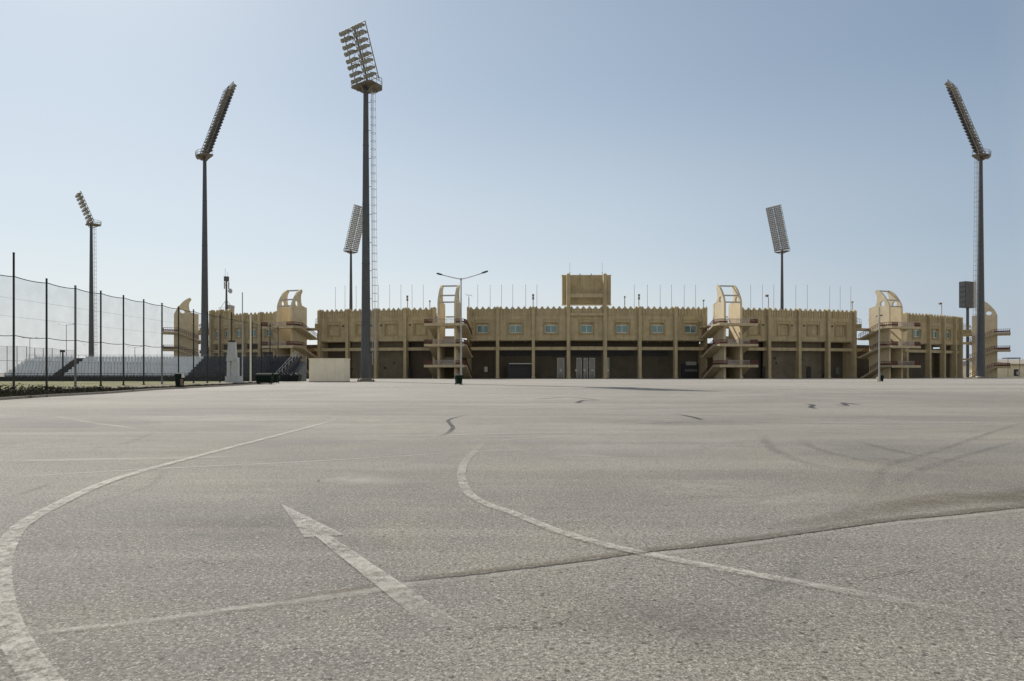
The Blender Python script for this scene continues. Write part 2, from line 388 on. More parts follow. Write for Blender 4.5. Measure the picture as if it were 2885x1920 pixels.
# shrubs on the verge: many small leaf faces in low clumps
def shrubs():
    m, nt, bs = newmat('dry_shrub_leaves')
    oi = N(nt, 'ShaderNodeNewGeometry').outputs['Position']
    c = mixc(nt, ramp(nt, noise(nt, oi, 2.2, 4, 0.7), [(0.3, 0.0), (0.7, 1.0)]), (0.018, 0.022, 0.013), (0.065, 0.06, 0.04))
    nt.links.new(c, bs.inputs['Base Color']); bs.inputs['Roughness'].default_value = 0.8; bs.inputs['Specular IOR Level'].default_value = 0.15
    b = MB()
    for (x0,y0),(x1,y1) in zip(ge[1:-1], ge[2:]):
        l = math.hypot(x1-x0, y1-y0)
        for k in range(int(l * 7.0)):
            t = random.random()
            cx = x0 + (x1-x0)*t - 0.45 - random.random()*1.7; cy = y0 + (y1-y0)*t
            fall = max(0.25, 1.0 - max(0, (cy-32))/20.0)
            r = random.uniform(0.35, 0.75) * (0.55 + 0.45*fall); hh = random.uniform(0.45, 0.8) * fall
            for q in range(int(190 * r)):
                th = random.random()*6.283; ph = random.random()
                rr = r * math.sqrt(random.random())
                z = 0.03 + hh * ph * (1 - (rr/r)**2*0.7)
                px, py = cx + rr*math.cos(th), cy + rr*math.sin(th)
                s_ = random.uniform(0.03, 0.075)
                a = Vector((random.uniform(-1,1), random.uniform(-1,1), random.uniform(-0.3,1))).normalized()*s_*1.6
                c_ = a.orthogonal().normalized()*s_
                p = Vector((px, py, z))
                b.add([p-c_, p+a*0.5+c_*0.2, p+a, p+c_], [(0,1,2,3)])
    me = b.mesh('verge_shrubs', m, fixn=False)
    o = bpy.data.objects.new('verge_shrubs', me); sc.collection.objects.link(o); o['kind'] = 'stuff'
    o['label'] = 'low dark dry shrubs along the edge of the asphalt'; o['category'] = 'shrubs'
shrubs()

# ------------------------------------------------------------------ stadium ring
XC, A_, B_ = 18.0, 135.4, 69.7
YC = 160.0 + B_
def ringP(t, w=0.0):
    n_ = Vector((math.sin(t)/A_, -math.cos(t)/B_, 0)).normalized()
    return Vector((XC + A_*math.sin(t), YC - B_*math.cos(t), 0)) + n_*w, n_
def t_at(px, w=0.0):
    best = None; prev = None
    t = 0.0; p, _ = ringP(0, w); sgn = 1 if (CX + F*p.x/p.y) < px else -1
    while abs(t) < 1.4:
        p, _ = ringP(t, w)
        v = CX + F*p.x/p.y
        if (v - px)*sgn >= 0: return t
        t += sgn*0.0005
    return t
ORG = Vector((XC, 160.0, 0))
stadium = thing('stadium', 'long sand-coloured stadium with battlements and pilasters across the far side of the lot', 'stadium', tuple(ORG))

def frame(A, B):
    t = (B - A); L = t.length; t.normalize()
    n_ = Vector((t.y, -t.x, 0))                # outward
    M = Matrix(((t.x, -n_.x, 0, A.x - ORG.x), (t.y, -n_.y, 0, A.y - ORG.y), (0, 0, 1, 0), (0, 0, 0, 1)))
    return M, L                                 # local: x along, y inward, z up

def merlons(b, L, z):
    n = max(1, round(L / 1.39)); p = L / n
    for i in range(n):
        c = (i + 0.5) * p
        b.box(c-0.50, c+0.50, -0.02, 0.28, z, z+0.22)
        b.box(c-0.31, c+0.31, 0.0, 0.26, z+0.22, z+0.43)
        b.box(c-0.13, c+0.13, 0.02, 0.24, z+0.43, z+0.64)
def bay(A, B, win='blind', dz=0.0, recess=4.0, openlow=False, lowmat=None, slit=False, vents=()):
    M, L = frame(A, B); c = L/2
    zt = 17.0 + dz
    hw = min(1.5, L*0.19)
    b = MB(M)
    b.box(0, c-hw, 0, 0.5, 9.45, zt); b.box(c+hw, L, 0, 0.5, 9.45, zt)
    b.box(c-hw, c+hw, 0, 0.5, 9.45, 10.9); b.box(c-hw, c+hw, 0, 0.5, 13.6, zt)
    b.box(c-hw, c+hw, 0.36, 0.5, 10.9, 13.6)
    b.box(0, L, -0.07, 0, 9.45, 9.85)
    b.box(0, L, -0.06, 0, 15.36+dz, 15.5+dz)
    b.build('upper_wall', M_WALL, stadium)
    b = MB(M); merlons(b, L, zt)
    n = max(2, round(L/0.695)); p = L/n
    for i in range(n): b.box((i+0.24)*p, (i+0.76)*p, -0.15, 0, 15.5+dz, zt)
    b.box(0, L, -0.17, 0.0, zt-0.12, zt+0.003)
    b.build('battlement', M_WALL, stadium)
    # window surround, frame, panes
    b = MB(M); s_ = 0.5
    b.box(c-hw-s_, c-hw-s_+0.16, -0.10, 0, 10.35, 14.45); b.box(c+hw+s_-0.16, c+hw+s_, -0.10, 0, 10.35, 14.45)
    b.box(c-hw-s_+0.16, c+hw+s_-0.16, -0.10, 0, 14.25, 14.45)
    b.box(c-hw-0.16, c-hw, -0.16, 0, 10.72, 13.78); b.box(c+hw, c+hw+0.16, -0.16, 0, 10.72, 13.78)
    b.box(c-hw, c+hw, -0.16, 0, 13.6, 13.78); b.box(c-hw, c+hw, -0.22, 0, 10.72, 10.9)
    w = b.build('window_surround', M_WALL2, stadium)
    if win == 'teal':
        b = MB(M)
        b.box(c-hw, c+hw, 0.26, 0.355, 11.15, 11.30); b.box(c-hw, c+hw, 0.26, 0.355, 12.90, 13.05)
        for u in (-hw, -0.07, hw-0.14): b.box(c+u, c+u+0.14, 0.26, 0.355, 11.30, 12.90)
        b.build('window_frame', M_WHITE, w)
        for u in (-hw+0.14, 0.07):
            b = MB(M); b.box(c+u, c+u+hw-0.21, 0.32, 0.352, 11.30, 12.90); b.build('pane', random.choice((M_TEAL, M_TEAL, M_TEAL2, M_TEAL3)), w)
    for (u, z) in vents:
        b = MB(M); b.box(c+u-0.25, c+u+0.25, -0.05, 0.05, z-0.2, z+0.2); b.build('vent', M_DARK, stadium)
    b = MB(M); b.box(0, L, 0.05, 0.5, 6.93, 7.7); b.build('beam', M_WALL, stadium)
    b = MB(M); b.box(0, L, 0.5, recess+0.2, 9.2, 9.44); b.build('soffit', M_WALL2, stadium)
    b = MB(M); b.box(0, L, recess+0.2, 18, 9.0, 9.2); b.box(0, L, 18, 18.4, 0, 9.2)
    b.build('rear_deck', M_CONC, stadium)
    if not openlow:
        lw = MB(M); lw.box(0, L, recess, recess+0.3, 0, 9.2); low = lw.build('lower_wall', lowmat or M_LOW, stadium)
        if slit:
            b = MB(M); b.box(0.3, L-0.3, recess-0.03, recess-0.003, 5.55, 6.9); b.build('slit_window', M_DARK, stadium)
    return M, L
def pilaster(P, n_, top=17.35, dz=0.0, half=0.36, w0=0.55, w1=0.75):
    t = Vector((-n_.y, n_.x, 0))
    M = Matrix(((t.x, -n_.x, 0, P.x-ORG.x), (t.y, -n_.y, 0, P.y-ORG.y), (0,0,1,0), (0,0,0,1)))
    b = MB(M); b.box(-half, half, -w1, w0, 0, top+dz)
    b.hexa([(-half,-w1,top+dz),(half,-w1,top+dz),(half,w0,top+dz),(-half,w0,top+dz),
            (-half*.2,-w1*.3,top+dz+.35),(half*.2,-w1*.3,top+dz+.35),(half*.2,w0*.3,top+dz+.35),(-half*.2,w0*.3,top+dz+.35)])
    b.box(-half-0.06, half+0.06, -w1-0.06, w0, 0, 0.5)
    b.build('pilaster', M_WALL, stadium)

def onwall(px, z0, z1, wpx, w, mat, name, thick=0.08, par=None):
    t = t_at(px, -w); P, n_ = ringP(t, -w)
    s_ = F / P.y; hw = wpx / s_ / 2
    tt = Vector((-n_.y, n_.x, 0))
    M = Matrix(((tt.x, -n_.x, 0, P.x-ORG.x), (tt.y, -n_.y, 0, P.y-ORG.y), (0,0,1,0), (0,0,0,1)))
    b = MB(M); b.box(-hw, hw, -thick, 0.1, z0, z1)
    return b.build(name, mat, par or stadium)

blocks = {
 'C':  ([1318, 1402.6, 1503.5, 1602, 1703.4, 1801, 1902, 1989.6], 'teal'),
 'L2': ([902, 980.5, 1060.5, 1143.4, 1225], 'blind'),
 'R2': ([2085, 2164, 2249, 2330.7, 2404], 'blind'),
 'R3': ([2550, 2614, 2655, 2687, 2703.5], 'teal'),
 'L3': ([598, 624, 653, 690, 735, 778], 'teal'),
}
for key, (pxs, win) in blocks.items():
    P = [ringP(t_at(p))[0] for p in pxs]; NN = [ringP(t_at(p))[1] for p in pxs]
    for i in range(len(P)-1):
        dz = 1.3 if key == 'L3' and i < 2 else 0.0
        rec = {'C': 4.5, 'L2': 2.2, 'R2': 2.2, 'R3': 2.5, 'L3': 3.0}[key]
        if key in ('L2', 'R2') and i in (0, 3): rec = 3.4
        vn = ()
        if key == 'L2': vn = ((-2.6, 13.3),) if i in (2, 3) else ((2.6, 13.3),)
        if key == 'R2': vn = ((2.4, 13.3),) if i in (0, 1) else ((-2.6, 13.3),)
        bay(P[i], P[i+1], win if not (key == 'R3' and i > 2) else 'blind', dz, rec,
            openlow=(key == 'R3' and i in (2,)), lowmat=(M_LOW2 if (key in ('L2', 'R2') and i not in (0, 3)) else M_LOW), slit=(key == 'C' and i not in (0, 6)), vents=vn)
    for i, (p, n_) in enumerate(zip(P, NN)):
        dz = 1.3 if key == 'L3' and i < 3 else 0.0
        if key == 'C' and i in (3, 4): pilaster(p, n_, top=25.3, half=0.42, w1=0.8)
        elif key == 'C' and i in (0, 7): pilaster(p, n_, half=0.22, w1=0.1)
        else: pilaster(p, n_, dz=dz)
    # end walls of the block
    for p, n_ in ((P[0], NN[0]), (P[-1], NN[-1])):
        t = Vector((-n_.y, n_.x, 0)); M = Matrix(((t.x, -n_.x, 0, p.x-ORG.x), (t.y, -n_.y, 0, p.y-ORG.y), (0,0,1,0), (0,0,0,1)))
        b = MB(M); b.box(-0.2, 0.2, 0.56, 3.4, 8.5, 15.6); b.box(-0.2, 0.2, 0.56, 17, 0, 8.5)
        b.build('end_wall', M_WALL, stadium)
# low walls closing the gaps behind the stair towers
for a, c in ((1225, 1318), (1989.6, 2085), (778, 902), (2404, 2550), (560, 598)):
    pa = ringP(t_at(a))[0]; pc = ringP(t_at(c))[0]
    M, L = frame(pa, pc)
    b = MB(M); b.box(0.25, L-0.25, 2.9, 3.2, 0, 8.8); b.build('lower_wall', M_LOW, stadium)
    b = MB(M); b.box(0.25, L-0.25, 0.05, 0.5, 6.93, 7.7); b.build('beam', M_WALL2, stadium)
    b = MB(M); b.box(0.25, L-0.25, 3.2, 16.0, 8.5, 8.7); b.build('rear_deck', M_CONC, stadium)

# ground floor details
for px, wpx, z1 in ((1152, 11, 2.9), (2152, 12, 3.0), (2278, 14, 3.0), (1753, 5, 0), (2552, 12, 2.6), (2322, 8, 1.3)):
    if z1 <= 0: continue
    onwall(px, 0.05, z1, wpx, 2.2 if px not in (2552,) else 2.5, M_DARK, 'door', 0.12)
for px, z, s_ in ((1085, 2.6, 6), (1111, 3.9, 3), (991, 2.4, 6), (2187, 3.8, 4), (2258, 4.8, 4), (2183, 5.1, 5)):
    onwall(px, z-0.25, z+0.25, s_, 2.2, M_DARK, 'vent', 0.10)
e = onwall(1468, 0.05, 3.45, 70, 3.6, M_DARK, 'shutter_door', 3.2)
onwall(1468, 3.48, 3.75, 66, 0.5, M_GREYM, 'shutter_canopy', 0.9)
onwall(1370, 1.6, 2.9, 9, 4.4, M_WHITE, 'notice', 0.12)
for px, wpx in ((1580, 20), (1632, 15), (1650, 12), (1668, 16), (1713, 6)):
    g_ = onwall(px, 0.2, 5.1, wpx, 4.4, M_WHITE, 'entrance_frame', 0.06)
    onwall(px, 0.3, 4.95, wpx-3, 4.4, M_GLASS, 'pane', 0.10, par=g_)
for px in (1580, 1624, 1646, 1668, 1711):
    onwall(px, 1.75, 2.3, 6, 4.4, M_WHITE, 'door_notice', 0.16)
e = onwall(1948, 0.05, 3.6, 60, 4.4, M_DARK, 'dark_gate', 0.2)
onwall(1946, 3.3, 4.2, 30, 4.4, M_GREYM, 'gate_sign', 0.3)
onwall(1946, 1.7, 2.3, 36, 4.4, M_GREYPOST, 'gate_panel', 0.25)
onwall(2357, 1.0, 2.8, 12, 3.3, M_GREYPOST, 'metal_cabinet', 0.3)
# beams between the two tall pilasters
pa, pc = ringP(t_at(1602))[0], ringP(t_at(1703.4))[0]
M, L = frame(pa, pc)
for z0, z1 in ((19.7, 20.6), (15.25, 15.95), (6.9, 7.75)):
    b = MB(M); b.box(0.43, L-0.43, -0.55, -0.18, z0, z1); b.build('cross_beam', M_WALL, stadium)

# ------------------------------------------------------------------ scoreboard behind the two tall pilasters
sbx0, sbx1, sby = GX(1584, 162.0), GX(1721, 162.0), 162.0
sb = thing('scoreboard', 'large sand-coloured scoreboard back raised above the battlements between two tall pilasters', 'scoreboard', ((sbx0+sbx1)/2, sby, 0))
hw = (sbx1-sbx0)/2
b = MB(); b.box(-hw, hw, -0.1, 1.4, 18.25, 25.35)
for i in range(22):
    u = -hw + (i+0.5)*2*hw/22
    b.box(u-0.07, u+0.07, -0.19, -0.1, 18.3, 25.2)
b.build('back_panel', M_WALL, sb)
for z_0 in (25.35, 18.1):
    b = MB(); b.box(-hw-0.12, hw+0.12, -0.25, 1.5, z_0, z_0+0.15); b.build('edge_trim', M_FIN, sb)
for u in (-1.6, 1.2):
    b = MB(); b.tube((u, 0.3, 25.5), (u, 0.3, 25.9), 0.2, 0.12); b.build('roof_vent', M_GREYM, sb)
for u in (-hw+1.9, hw-2.1):
    b = MB(); b.tube((u, 0.2, 25.5), (u, 0.2, 26.3), 0.09); b.tube((u, 0.2, 26.3), (u, 0.2, 28.6), 0.035); b.build('antenna', M_GREYM, sb)
for u in (-4.2, 4.2):
    b = MB(); b.tube((u, 0.7, 9.2), (u, 0.7, 18.2), 0.22); b.build('support_post', M_STEELW, sb)

# ------------------------------------------------------------------ stair towers
def tower(t, woff, label, first=None, at=None):
    P, n_ = ringP(t, 0)
    phi = math.atan2(n_.x, -n_.y)
    P = P + n_ * woff
    if at: P, phi = Vector((at[0], at[1], 0)), R(at[2])
    if first is not None:
        o = copy_tree(first); o.location = tuple(P); o.rotation_euler = (0, 0, phi); o['label'] = label; return o
    T = thing('stair_tower', label, 'stair tower', tuple(P), phi, 'stair towers around the stadium')
    # local: x tangential, y inward (outward = -y).  Fin from w=2.5 to w=8.5
    W0, W1 = 2.5, 8.5
    prof = [(W0, 0), (W0, 17.9), (W0+1.7, 18.1), (W0+2.05, 18.4), (W0+2.35, 19.2), (W0+2.45, 20.3), (W0+2.25, 21.3), (W0+1.75, 21.9),
            (W0+2.2, 22.45), (W0+2.9, 22.1), (W0+3.7, 21.5), (W0+4.5, 20.6), (W0+5.2, 19.6), (W0+5.7, 18.7), (W0+6.0, 17.8), (W1, 0)]
    hc, hr = (W0+4.0, 18.7), 0.72
    # fin with a round hole: radial quads between outline and hole above z=16
    for sx in (-2.0, 2.0):
        b = MB(); x0, x1 = sx-0.25, sx+0.25
        b.box(x0, x1, -W1, -W0, 0, 16.2)
        up = [(W0, 16.2), (W0, 17.9)] + prof[2:15] + [(W1, 16.2)]
        # resample the upper outline by angle round the hole centre
        outl = []
        for (a, c), (d, e_) in zip(up, up[1:] + up[:1]):
            for k in range(6): outl.append((a+(d-a)*k/6, c+(e_-c)*k/6))
        nO = len(outl)
        ring = []
        for (a, c) in outl:
            th = math.atan2(c-hc[1], a-hc[0]); ring.append((hc[0]+hr*math.cos(th), hc[1]+hr*math.sin(th)))
        vs = []
        for x in (x0, x1):
            vs += [(x, -a, c) for a, c in outl] + [(x, -a, c) for a, c in ring]
        fs = []
        for i in range(nO):
            j = (i+1) % nO
            fs.append((i, j, nO+j, nO+i)); fs.append((2*nO+i, 3*nO+i, 3*nO+j, 2*nO+j))
            fs.append((i, 2*nO+i, 2*nO+j, j)); fs.append((nO+i, nO+j, 3*nO+j, 3*nO+i))
        b.add(vs, fs)
        b.build('fin_wall', M_FIN, T)
    for w, z in ((W0+2.3, 22.15), (W0+5.15, 19.55), (W0+5.85, 17.9), (2.0, 15.0)):
        b = MB(); b.box(-1.75, 1.75, -w-0.14, -w+0.14, z-0.16, z+0.16); b.build('cross_bar', M_GREYM, T)
    HW = 4.7
    for k, z in enumerate((12.7, 7.95, 3.15)):
        b = MB()
        b.box(-HW, HW, -11.4, -8.52, z-0.40, z); b.box(-HW, -2.27, -8.52, -7.7, z-0.40, z); b.box(2.27, HW, -8.52, -7.7, z-0.40, z)
        b.box(-1.74, 1.74, -8.52, -7.9, z-0.40, z)
        b.box(-HW, HW, -11.46, -11.40, z-0.52, z+0.06)
        L_ = b.build('landing', M_LAND, T)
        b = MB()
        for i in range(19):
            u = -2.6 + i*5.2/18
            b.box(u-0.035, u+0.035, -11.36, -11.28, z, z+1.0)
        b.box(-2.7, 2.7, -11.38, -11.26, z+0.98, z+1.08)
        b.build('front_railing', M_RAILW, L_)
        for s_ in (-1, 1):
            b = MB()
            a, c = (2.75, HW-0.05) if s_ > 0 else (-HW+0.05, -2.75)
            n = 9
            for i in range(n+1):
                u = a + (c-a)*i/n; b.box(u-0.04, u+0.04, -11.36, -11.28, z, z+1.0)
            b.box(a, c, -11.38, -11.26, z+0.98, z+1.08)
            b.box(a, c, -11.33, -11.30, z+0.2, z+0.55)
            xs = s_*(HW-0.06)
            for i in range(8): b.box(xs-0.04, xs+0.04, -11.3+i*0.5-0.04, -11.3+i*0.5+0.04, z, z+1.0)
            b.box(xs-0.05, xs+0.05, -11.3, -7.75, z+0.98, z+1.08); b.box(xs-0.02, xs+0.02, -11.3, -7.75, z+0.2, z+0.55)
            b.build('side_railing', M_MAROON, L_)
        # side flights down towards the stadium
        zl = z-2.4 if k < 2 else 0.0
        yl = -1.6 if k < 2 else -1.6
        if k < 2:
            b = MB(); b.box(-HW, HW, -1.58, -0.1, zl-0.35, zl); b.build('half_landing', M_LAND, T)
        for s_ in (-1, 1):
            a, c = (2.35, HW) if s_ > 0 else (-HW, -2.35)
            b = MB(); n = 14
            for i in range(n):
                y0 = -7.7 + (yl+7.7)*i/n; y1 = -7.7 + (yl+7.7)*(i+1)/n
                zt = z + (zl-z)*(i+1)/n; z0 = z + (zl-z)*i/n
                b.hexa([(a,y0,max(0,z0-0.55)),(c,y0,max(0,z0-0.55)),(c,y1,max(0,zt-0.55)),(a,y1,max(0,zt-0.55)),(a,y0,zt),(c,y0,zt),(c,y1,zt),(a,y1,zt)])
            fl = b.build('side_flight', M_LAND, T)
            b = MB(); xs = c-0.06 if s_ > 0 else a+0.06
            for i in range(13):
                f_ = i/12; yy = -7.7+(yl+7.7)*f_; zz = z+(zl-z)*f_
                b.box(xs-0.04, xs+0.04, yy-0.04, yy+0.04, zz, zz+1.0)
            b.tube((xs, -7.7, z+1.0), (xs, yl, zl+1.0), 0.06, n=6); b.tube((xs, -7.7, z+0.5), (xs, yl, zl+0.5), 0.04, n=6)
            b.build('side_railing', M_MAROON, fl)
        # centre flight from the half landing down to the landing below
        zb = (7.95, 3.15, 0.0)[k] if k < 2 else None
        if zb is not None:
            b = MB(); n = 14; ys, ye = -1.6, -7.9
            for i in range(n):
                y0 = ys+(ye-ys)*i/n; y1 = ys+(ye-ys)*(i+1)/n
                z0 = zl+(zb-zl)*i/n; zt = zl+(zb-zl)*(i+1)/n
                b.hexa([(-1.7,y0,z0-0.5),(1.7,y0,z0-0.5),(1.7,y1,zt-0.5),(-1.7,y1,zt-0.5),(-1.7,y0,z0),(1.7,y0,z0),(1.7,y1,z0),(-1.7,y1,z0)])
            b.build('centre_flight', M_STEP, T)
    b = MB(); b.box(-HW, HW, -2.45, 1.2, 12.35, 12.8); b.box(-HW, -2.3, -7.68, -2.45, 12.36, 12.68) if False else None
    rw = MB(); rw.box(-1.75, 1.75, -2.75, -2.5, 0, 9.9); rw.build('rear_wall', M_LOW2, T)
    br = b.build('bridge', M_LAND, T)
    for s_ in (-1, 1):
        b = MB(); xs = s_*(HW-0.1)
        b.box(xs-0.08, xs+0.08, -2.4, 1.2, 12.8, 13.9)
        b.build('parapet', M_WALL2, br)
        b = MB()
        for i in range(9):
            yy = -2.3+i*0.6; zz = 13.9 + i*0.22
            b.box(xs-0.03, xs+0.03, yy-0.03, yy+0.03, 13.8, zz+1.1)
        for q in (0.35, 1.1): b.tube((xs, -2.3, 13.9+q), (xs, 2.5, 15.66+q), 0.045, n=6)
        b.build('upper_railing', M_RAILW, br)
    return T
t1 = tower(t_at(1259, 8.5), 0, 'stair tower left of the row of teal windows, directly behind the double-arm street lamp')
def tw(px, woff, label): return tower(t_at(px, 8.5), woff, label, t1)
tw(2065, 0, 'sunlit stair tower just right of the row of teal windows')
tw(802, 0, 'shaded stair tower behind the pale block kiosk, its twin horn tips side by side')
tw(2524, 0, 'sunlit stair tower near the right end, behind the single slim lamp post')
tower(0, 0, 'shaded stair tower seen side-on at the left end, beyond the tall net fence', t1, (-87.3, 188.3, -60))
tower(0, 0, 'shaded stair tower seen side-on at the right end, half behind the right floodlight mast', t1, (133.2, 194.5, 54))

# ------------------------------------------------------------------ floodlight masts
def lamp_mesh(r, d, mats=None):
    b = MB(); b.mi = 0
    dn = Vector((0, -math.cos(R(35)), -math.sin(R(35))))
    b.tube((0, 0, 0), tuple(dn*d*0.5), r*0.55, r*0.9, 8); b.tube(tuple(dn*d*0.5), tuple(dn*d), r*0.9, r, 8)
    b.box(-r*0.35, r*0.35, 0.02, r*0.9, -r*0.5, r*0.4)
    b.mi = 1; b.tube(tuple(dn*d), tuple(dn*(d+0.02)), r*0.92, r*0.92, 8)
    return b.mesh('lamp', mats or [M_LAMP, M_LENS])
LM_BIG = lamp_mesh(0.42, 0.6); LM_NEAR = lamp_mesh(0.28, 0.75, [M_STEEL, M_LENS]); LM_SM = lamp_mesh(0.33, 0.75)

def mast(label, loc, aim, Hp, Hh, lean, width, rows, cols, rb, rt, lm, ladder=None, gap=0.5, paired=False, base=True, group='floodlight masts', plat=2.6):
    th = math.atan2(aim[0], -aim[1])
    T = thing('floodlight_mast', label, 'floodlight mast', (loc[0], loc[1], 0), th, group)
    b = MB()
    nseg = 5
    for i in range(nseg):
        z0, z1 = Hp*i/nseg, Hp*(i+1)/nseg
        r0, r1 = rb+(rt-rb)*i/nseg, rb+(rt-rb)*(i+1)/nseg
        b.tube((0,0,z0), (0,0,z1), r0, r1, 16, caps=False)
        b.tube((0,0,z1-0.06), (0,0,z1+0.06), r1+0.03, r1+0.03, 16)
    b.tube((0,0,Hp-0.5), (0,0,Hp+0.8), rt+0.05, rt*0.6, 12)
    b.build('pole', M_STEEL, T)
    b = MB(); b.tube((0,0,0), (0,0,0.25), rb*1.75, rb*1.75, 20)
    b.tube((0,0,0.25), (0,0,0.55), rb*1.25, rb*1.05, 16)
    for i in range(12):
        t = i*math.pi/6; b.tube((rb*1.5*math.cos(t), rb*1.5*math.sin(t), 0.25), (rb*1.5*math.cos(t), rb*1.5*math.sin(t), 0.42), 0.05, n=6)
    b.build('base_flange', M_STEELW, T)
    # platform behind and under the lamp frame
    b = MB(); hw = width/2*0.92
    b.prism([(-hw, -0.9), (-hw*0.7, -1.3), (hw*0.7, -1.3), (hw, -0.9), (hw*0.9, plat*0.55), (0.9, plat), (-0.9, plat), (-hw*0.9, plat*0.55)], 'z', Hp, Hp+0.12)
    for q0, q1 in (((-rt,0), (-hw*0.85,0)), ((rt,0), (hw*0.85,0)), ((0,rt), (0,plat*0.85)), ((0,-rt), (0,-1.1))):
        b.tube((q0[0], q0[1], Hp-0.9), (q1[0], q1[1], Hp-0.02), 0.12, 0.08, 6)
    b.box(-hw*0.85, hw*0.85, -0.12, 0.12, Hp-0.22, Hp-0.002); b.box(-0.12, 0.12, 0.121, plat*0.9, Hp-0.22, Hp-0.002)
    p_ = b.build('platform', M_STEELW, T)
    b = MB(); ring = [(-hw, -0.9), (-hw*0.9, plat*0.55), (-0.9, plat), (0.9, plat), (hw*0.9, plat*0.55), (hw, -0.9)]
    for z in (Hp+0.6, Hp+1.15):
        b.path([(x, y, z) for x, y in ring], 0.045, 5)
    for (x0, y0), (x1, y1) in zip(ring[:-1], ring[1:]):
        n = max(2, int(math.hypot(x1-x0, y1-y0)/0.8))
        for i in range(n+1): b.tube((x0+(x1-x0)*i/n, y0+(y1-y0)*i/n, Hp+0.1), (x0+(x1-x0)*i/n, y0+(y1-y0)*i/n, Hp+1.15), 0.035, n=5)
    b.build('platform_railing', M_STEELW, p_)
    z0, z1 = Hp+0.9, Hh
    def pt(f, x, back=0.0): return (x, -lean*f + back, z0+(z1-z0)*f)
    b = MB()
    for x, r in ((0, 0.16), (-width/2, 0.07), (width/2, 0.07), (-gap/2-0.1, 0.05), (gap/2+0.1, 0.05)):
        b.tube(pt(-0.05, x, 0.3), pt(1.0, x, 0.3), r, r, 6)
    b.tube(pt(-0.05, 0, 0.3), (0, 0, Hp), 0.2, 0.25, 8)
    nb = 5
    for i in range(nb+1):
        f = i/nb
        b.tube(pt(f, -width/2, 0.3), pt(f, width/2, 0.3), 0.07, n=5)
        if i < nb:
            b.tube(pt(f, -width/2, 0.3), pt(f+1/nb, -gap/2-0.1, 0.3), 0.035, n=4); b.tube(pt(f, width/2, 0.3), pt(f+1/nb, gap/2+0.1, 0.3), 0.035, n=4)
    fz = []
    if paired:
        for g_ in range(rows//2):
            c_ = (g_+0.5)/(rows//2); fz += [c_-0.058, c_+0.058]
    else: fz = [(i+0.5)/rows for i in range(rows)]
    for f in fz: b.tube(pt(f, -width/2, 0.15), pt(f, width/2, 0.15), 0.05, n=5)
    b.build('lamp_frame', M_STEELW, T)
    spots = []
    for f in fz:
        for s_ in (-1, 1):
            nc = cols//2; wd = (width-gap)/2
            for i in range(nc):
                x = s_*(gap/2 + wd*(i+0.5)/nc); spots.append(pt(f, x, 0.0))
    Mw = Matrix.Translation((loc[0], loc[1], 0)) @ Matrix.Rotation(th, 4, 'Z')
    spots.sort(key=lambda q: (Mw @ Vector(q)).length)
    for q in spots[:100]: place('lamp', lm, T, q)
    if len(spots) > 100:
        vs, fs, mi = [], [], []
        base_v = [v.co.copy() for v in lm.vertices]; base_f = [(tuple(p.vertices), p.material_index) for p in lm.polygons]
        for q in spots[100:]:
            k = len(vs); vs += [tuple(v+Vector(q)) for v in base_v]
            for f_, m_ in base_f: fs.append([k+i for i in f_]); mi.append(m_)
        me = bpy.data.meshes.new('lamp_rest'); me.from_pydata(vs, [], fs)
        for m_ in (M_LAMP, M_LENS): me.materials.append(m_)
        me.polygons.foreach_set('material_index', mi)
        o = place('lamp', me, T); o['kind'] = 'stuff'
    if ladder is not None:
        # ladder with safety hoops on a world direction, stood off from the pole
        a = ladder - th
        b = MB(); dx, dy = math.cos(a), math.sin(a); tx, ty = -dy, dx
        def q(z, r, s_): return ((r+rb+(rt-rb)*z/Hp)*dx + tx*s_, (r+rb+(rt-rb)*z/Hp)*dy + ty*s_, z)
        off = 0.0
        for s_ in (-0.22, 0.22): b.tube(q(2.5, 0.28, s_), q(Hp, 0.5, s_), 0.03, n=5)
        z = 2.8
        while z < Hp-0.3:
            b.tube(q(z, 0.3, -0.22), q(z, 0.3, 0.22), 0.018, n=4); z += 0.42
        z = 3.6
        while z < Hp-0.5:
            pts = [q(z, 0.32+0.42*(1-math.cos(k*math.pi/4))*0.9, 0.38*math.sin(k*math.pi/4)*(1 if k < 8 else 1)) for k in range(0, 9)]
            b.path(pts, 0.028, 4); z += 1.2
        for k in (2, 4, 6):
            r_ = 0.32+0.42*(1-math.cos(k*math.pi/4))*0.9; s_ = 0.38*math.sin(k*math.pi/4)
            b.tube(q(3.6, r_, s_), q(Hp-0.6, r_, s_), 0.022, n=4)
        z = 4.0
        while z < Hp-1:
            b.tube(q(z, -0.05, 0), q(z, 0.3, 0), 0.05, n=4); z += 4.2
        b.build('ladder', M_GREYM, T)
    return T

mast('tall floodlight mast rising in front of the stadium left of centre, lamps turned left', (-21.9, 98.4), (-0.593, -0.805), 44.2, 52.3, 2.6, 4.9, 8, 6, 0.74, 0.36, LM_SM, ladder=R(0), gap=0.8, paired=True, plat=2.4)
mast('small distant floodlight mast with a ladder beyond the white bleacher seats', (-122.7, 191.5), (-0.76, -0.65), 44.6, 53.4, 3.2, 5.0, 8, 6, 0.74, 0.36, LM_SM, ladder=R(0), gap=0.7, paired=True, plat=2.4)
mast('dark floodlight mast leaning its narrow lamp rack right, behind the bleachers', (-75.2, 160.7), (0.743, 0.669), 54.2, 73.2, 6.0, 7.0, 22, 8, 0.98, 0.40, LM_NEAR, plat=1.9)
mast('dark floodlight mast at the right edge leaning its lamp rack left', (114.7, 160.7), (-0.643, 0.766), 54.2, 74.2, 6.3, 7.0, 22, 8, 0.98, 0.40, LM_NEAR, plat=1.9, ladder=R(180))
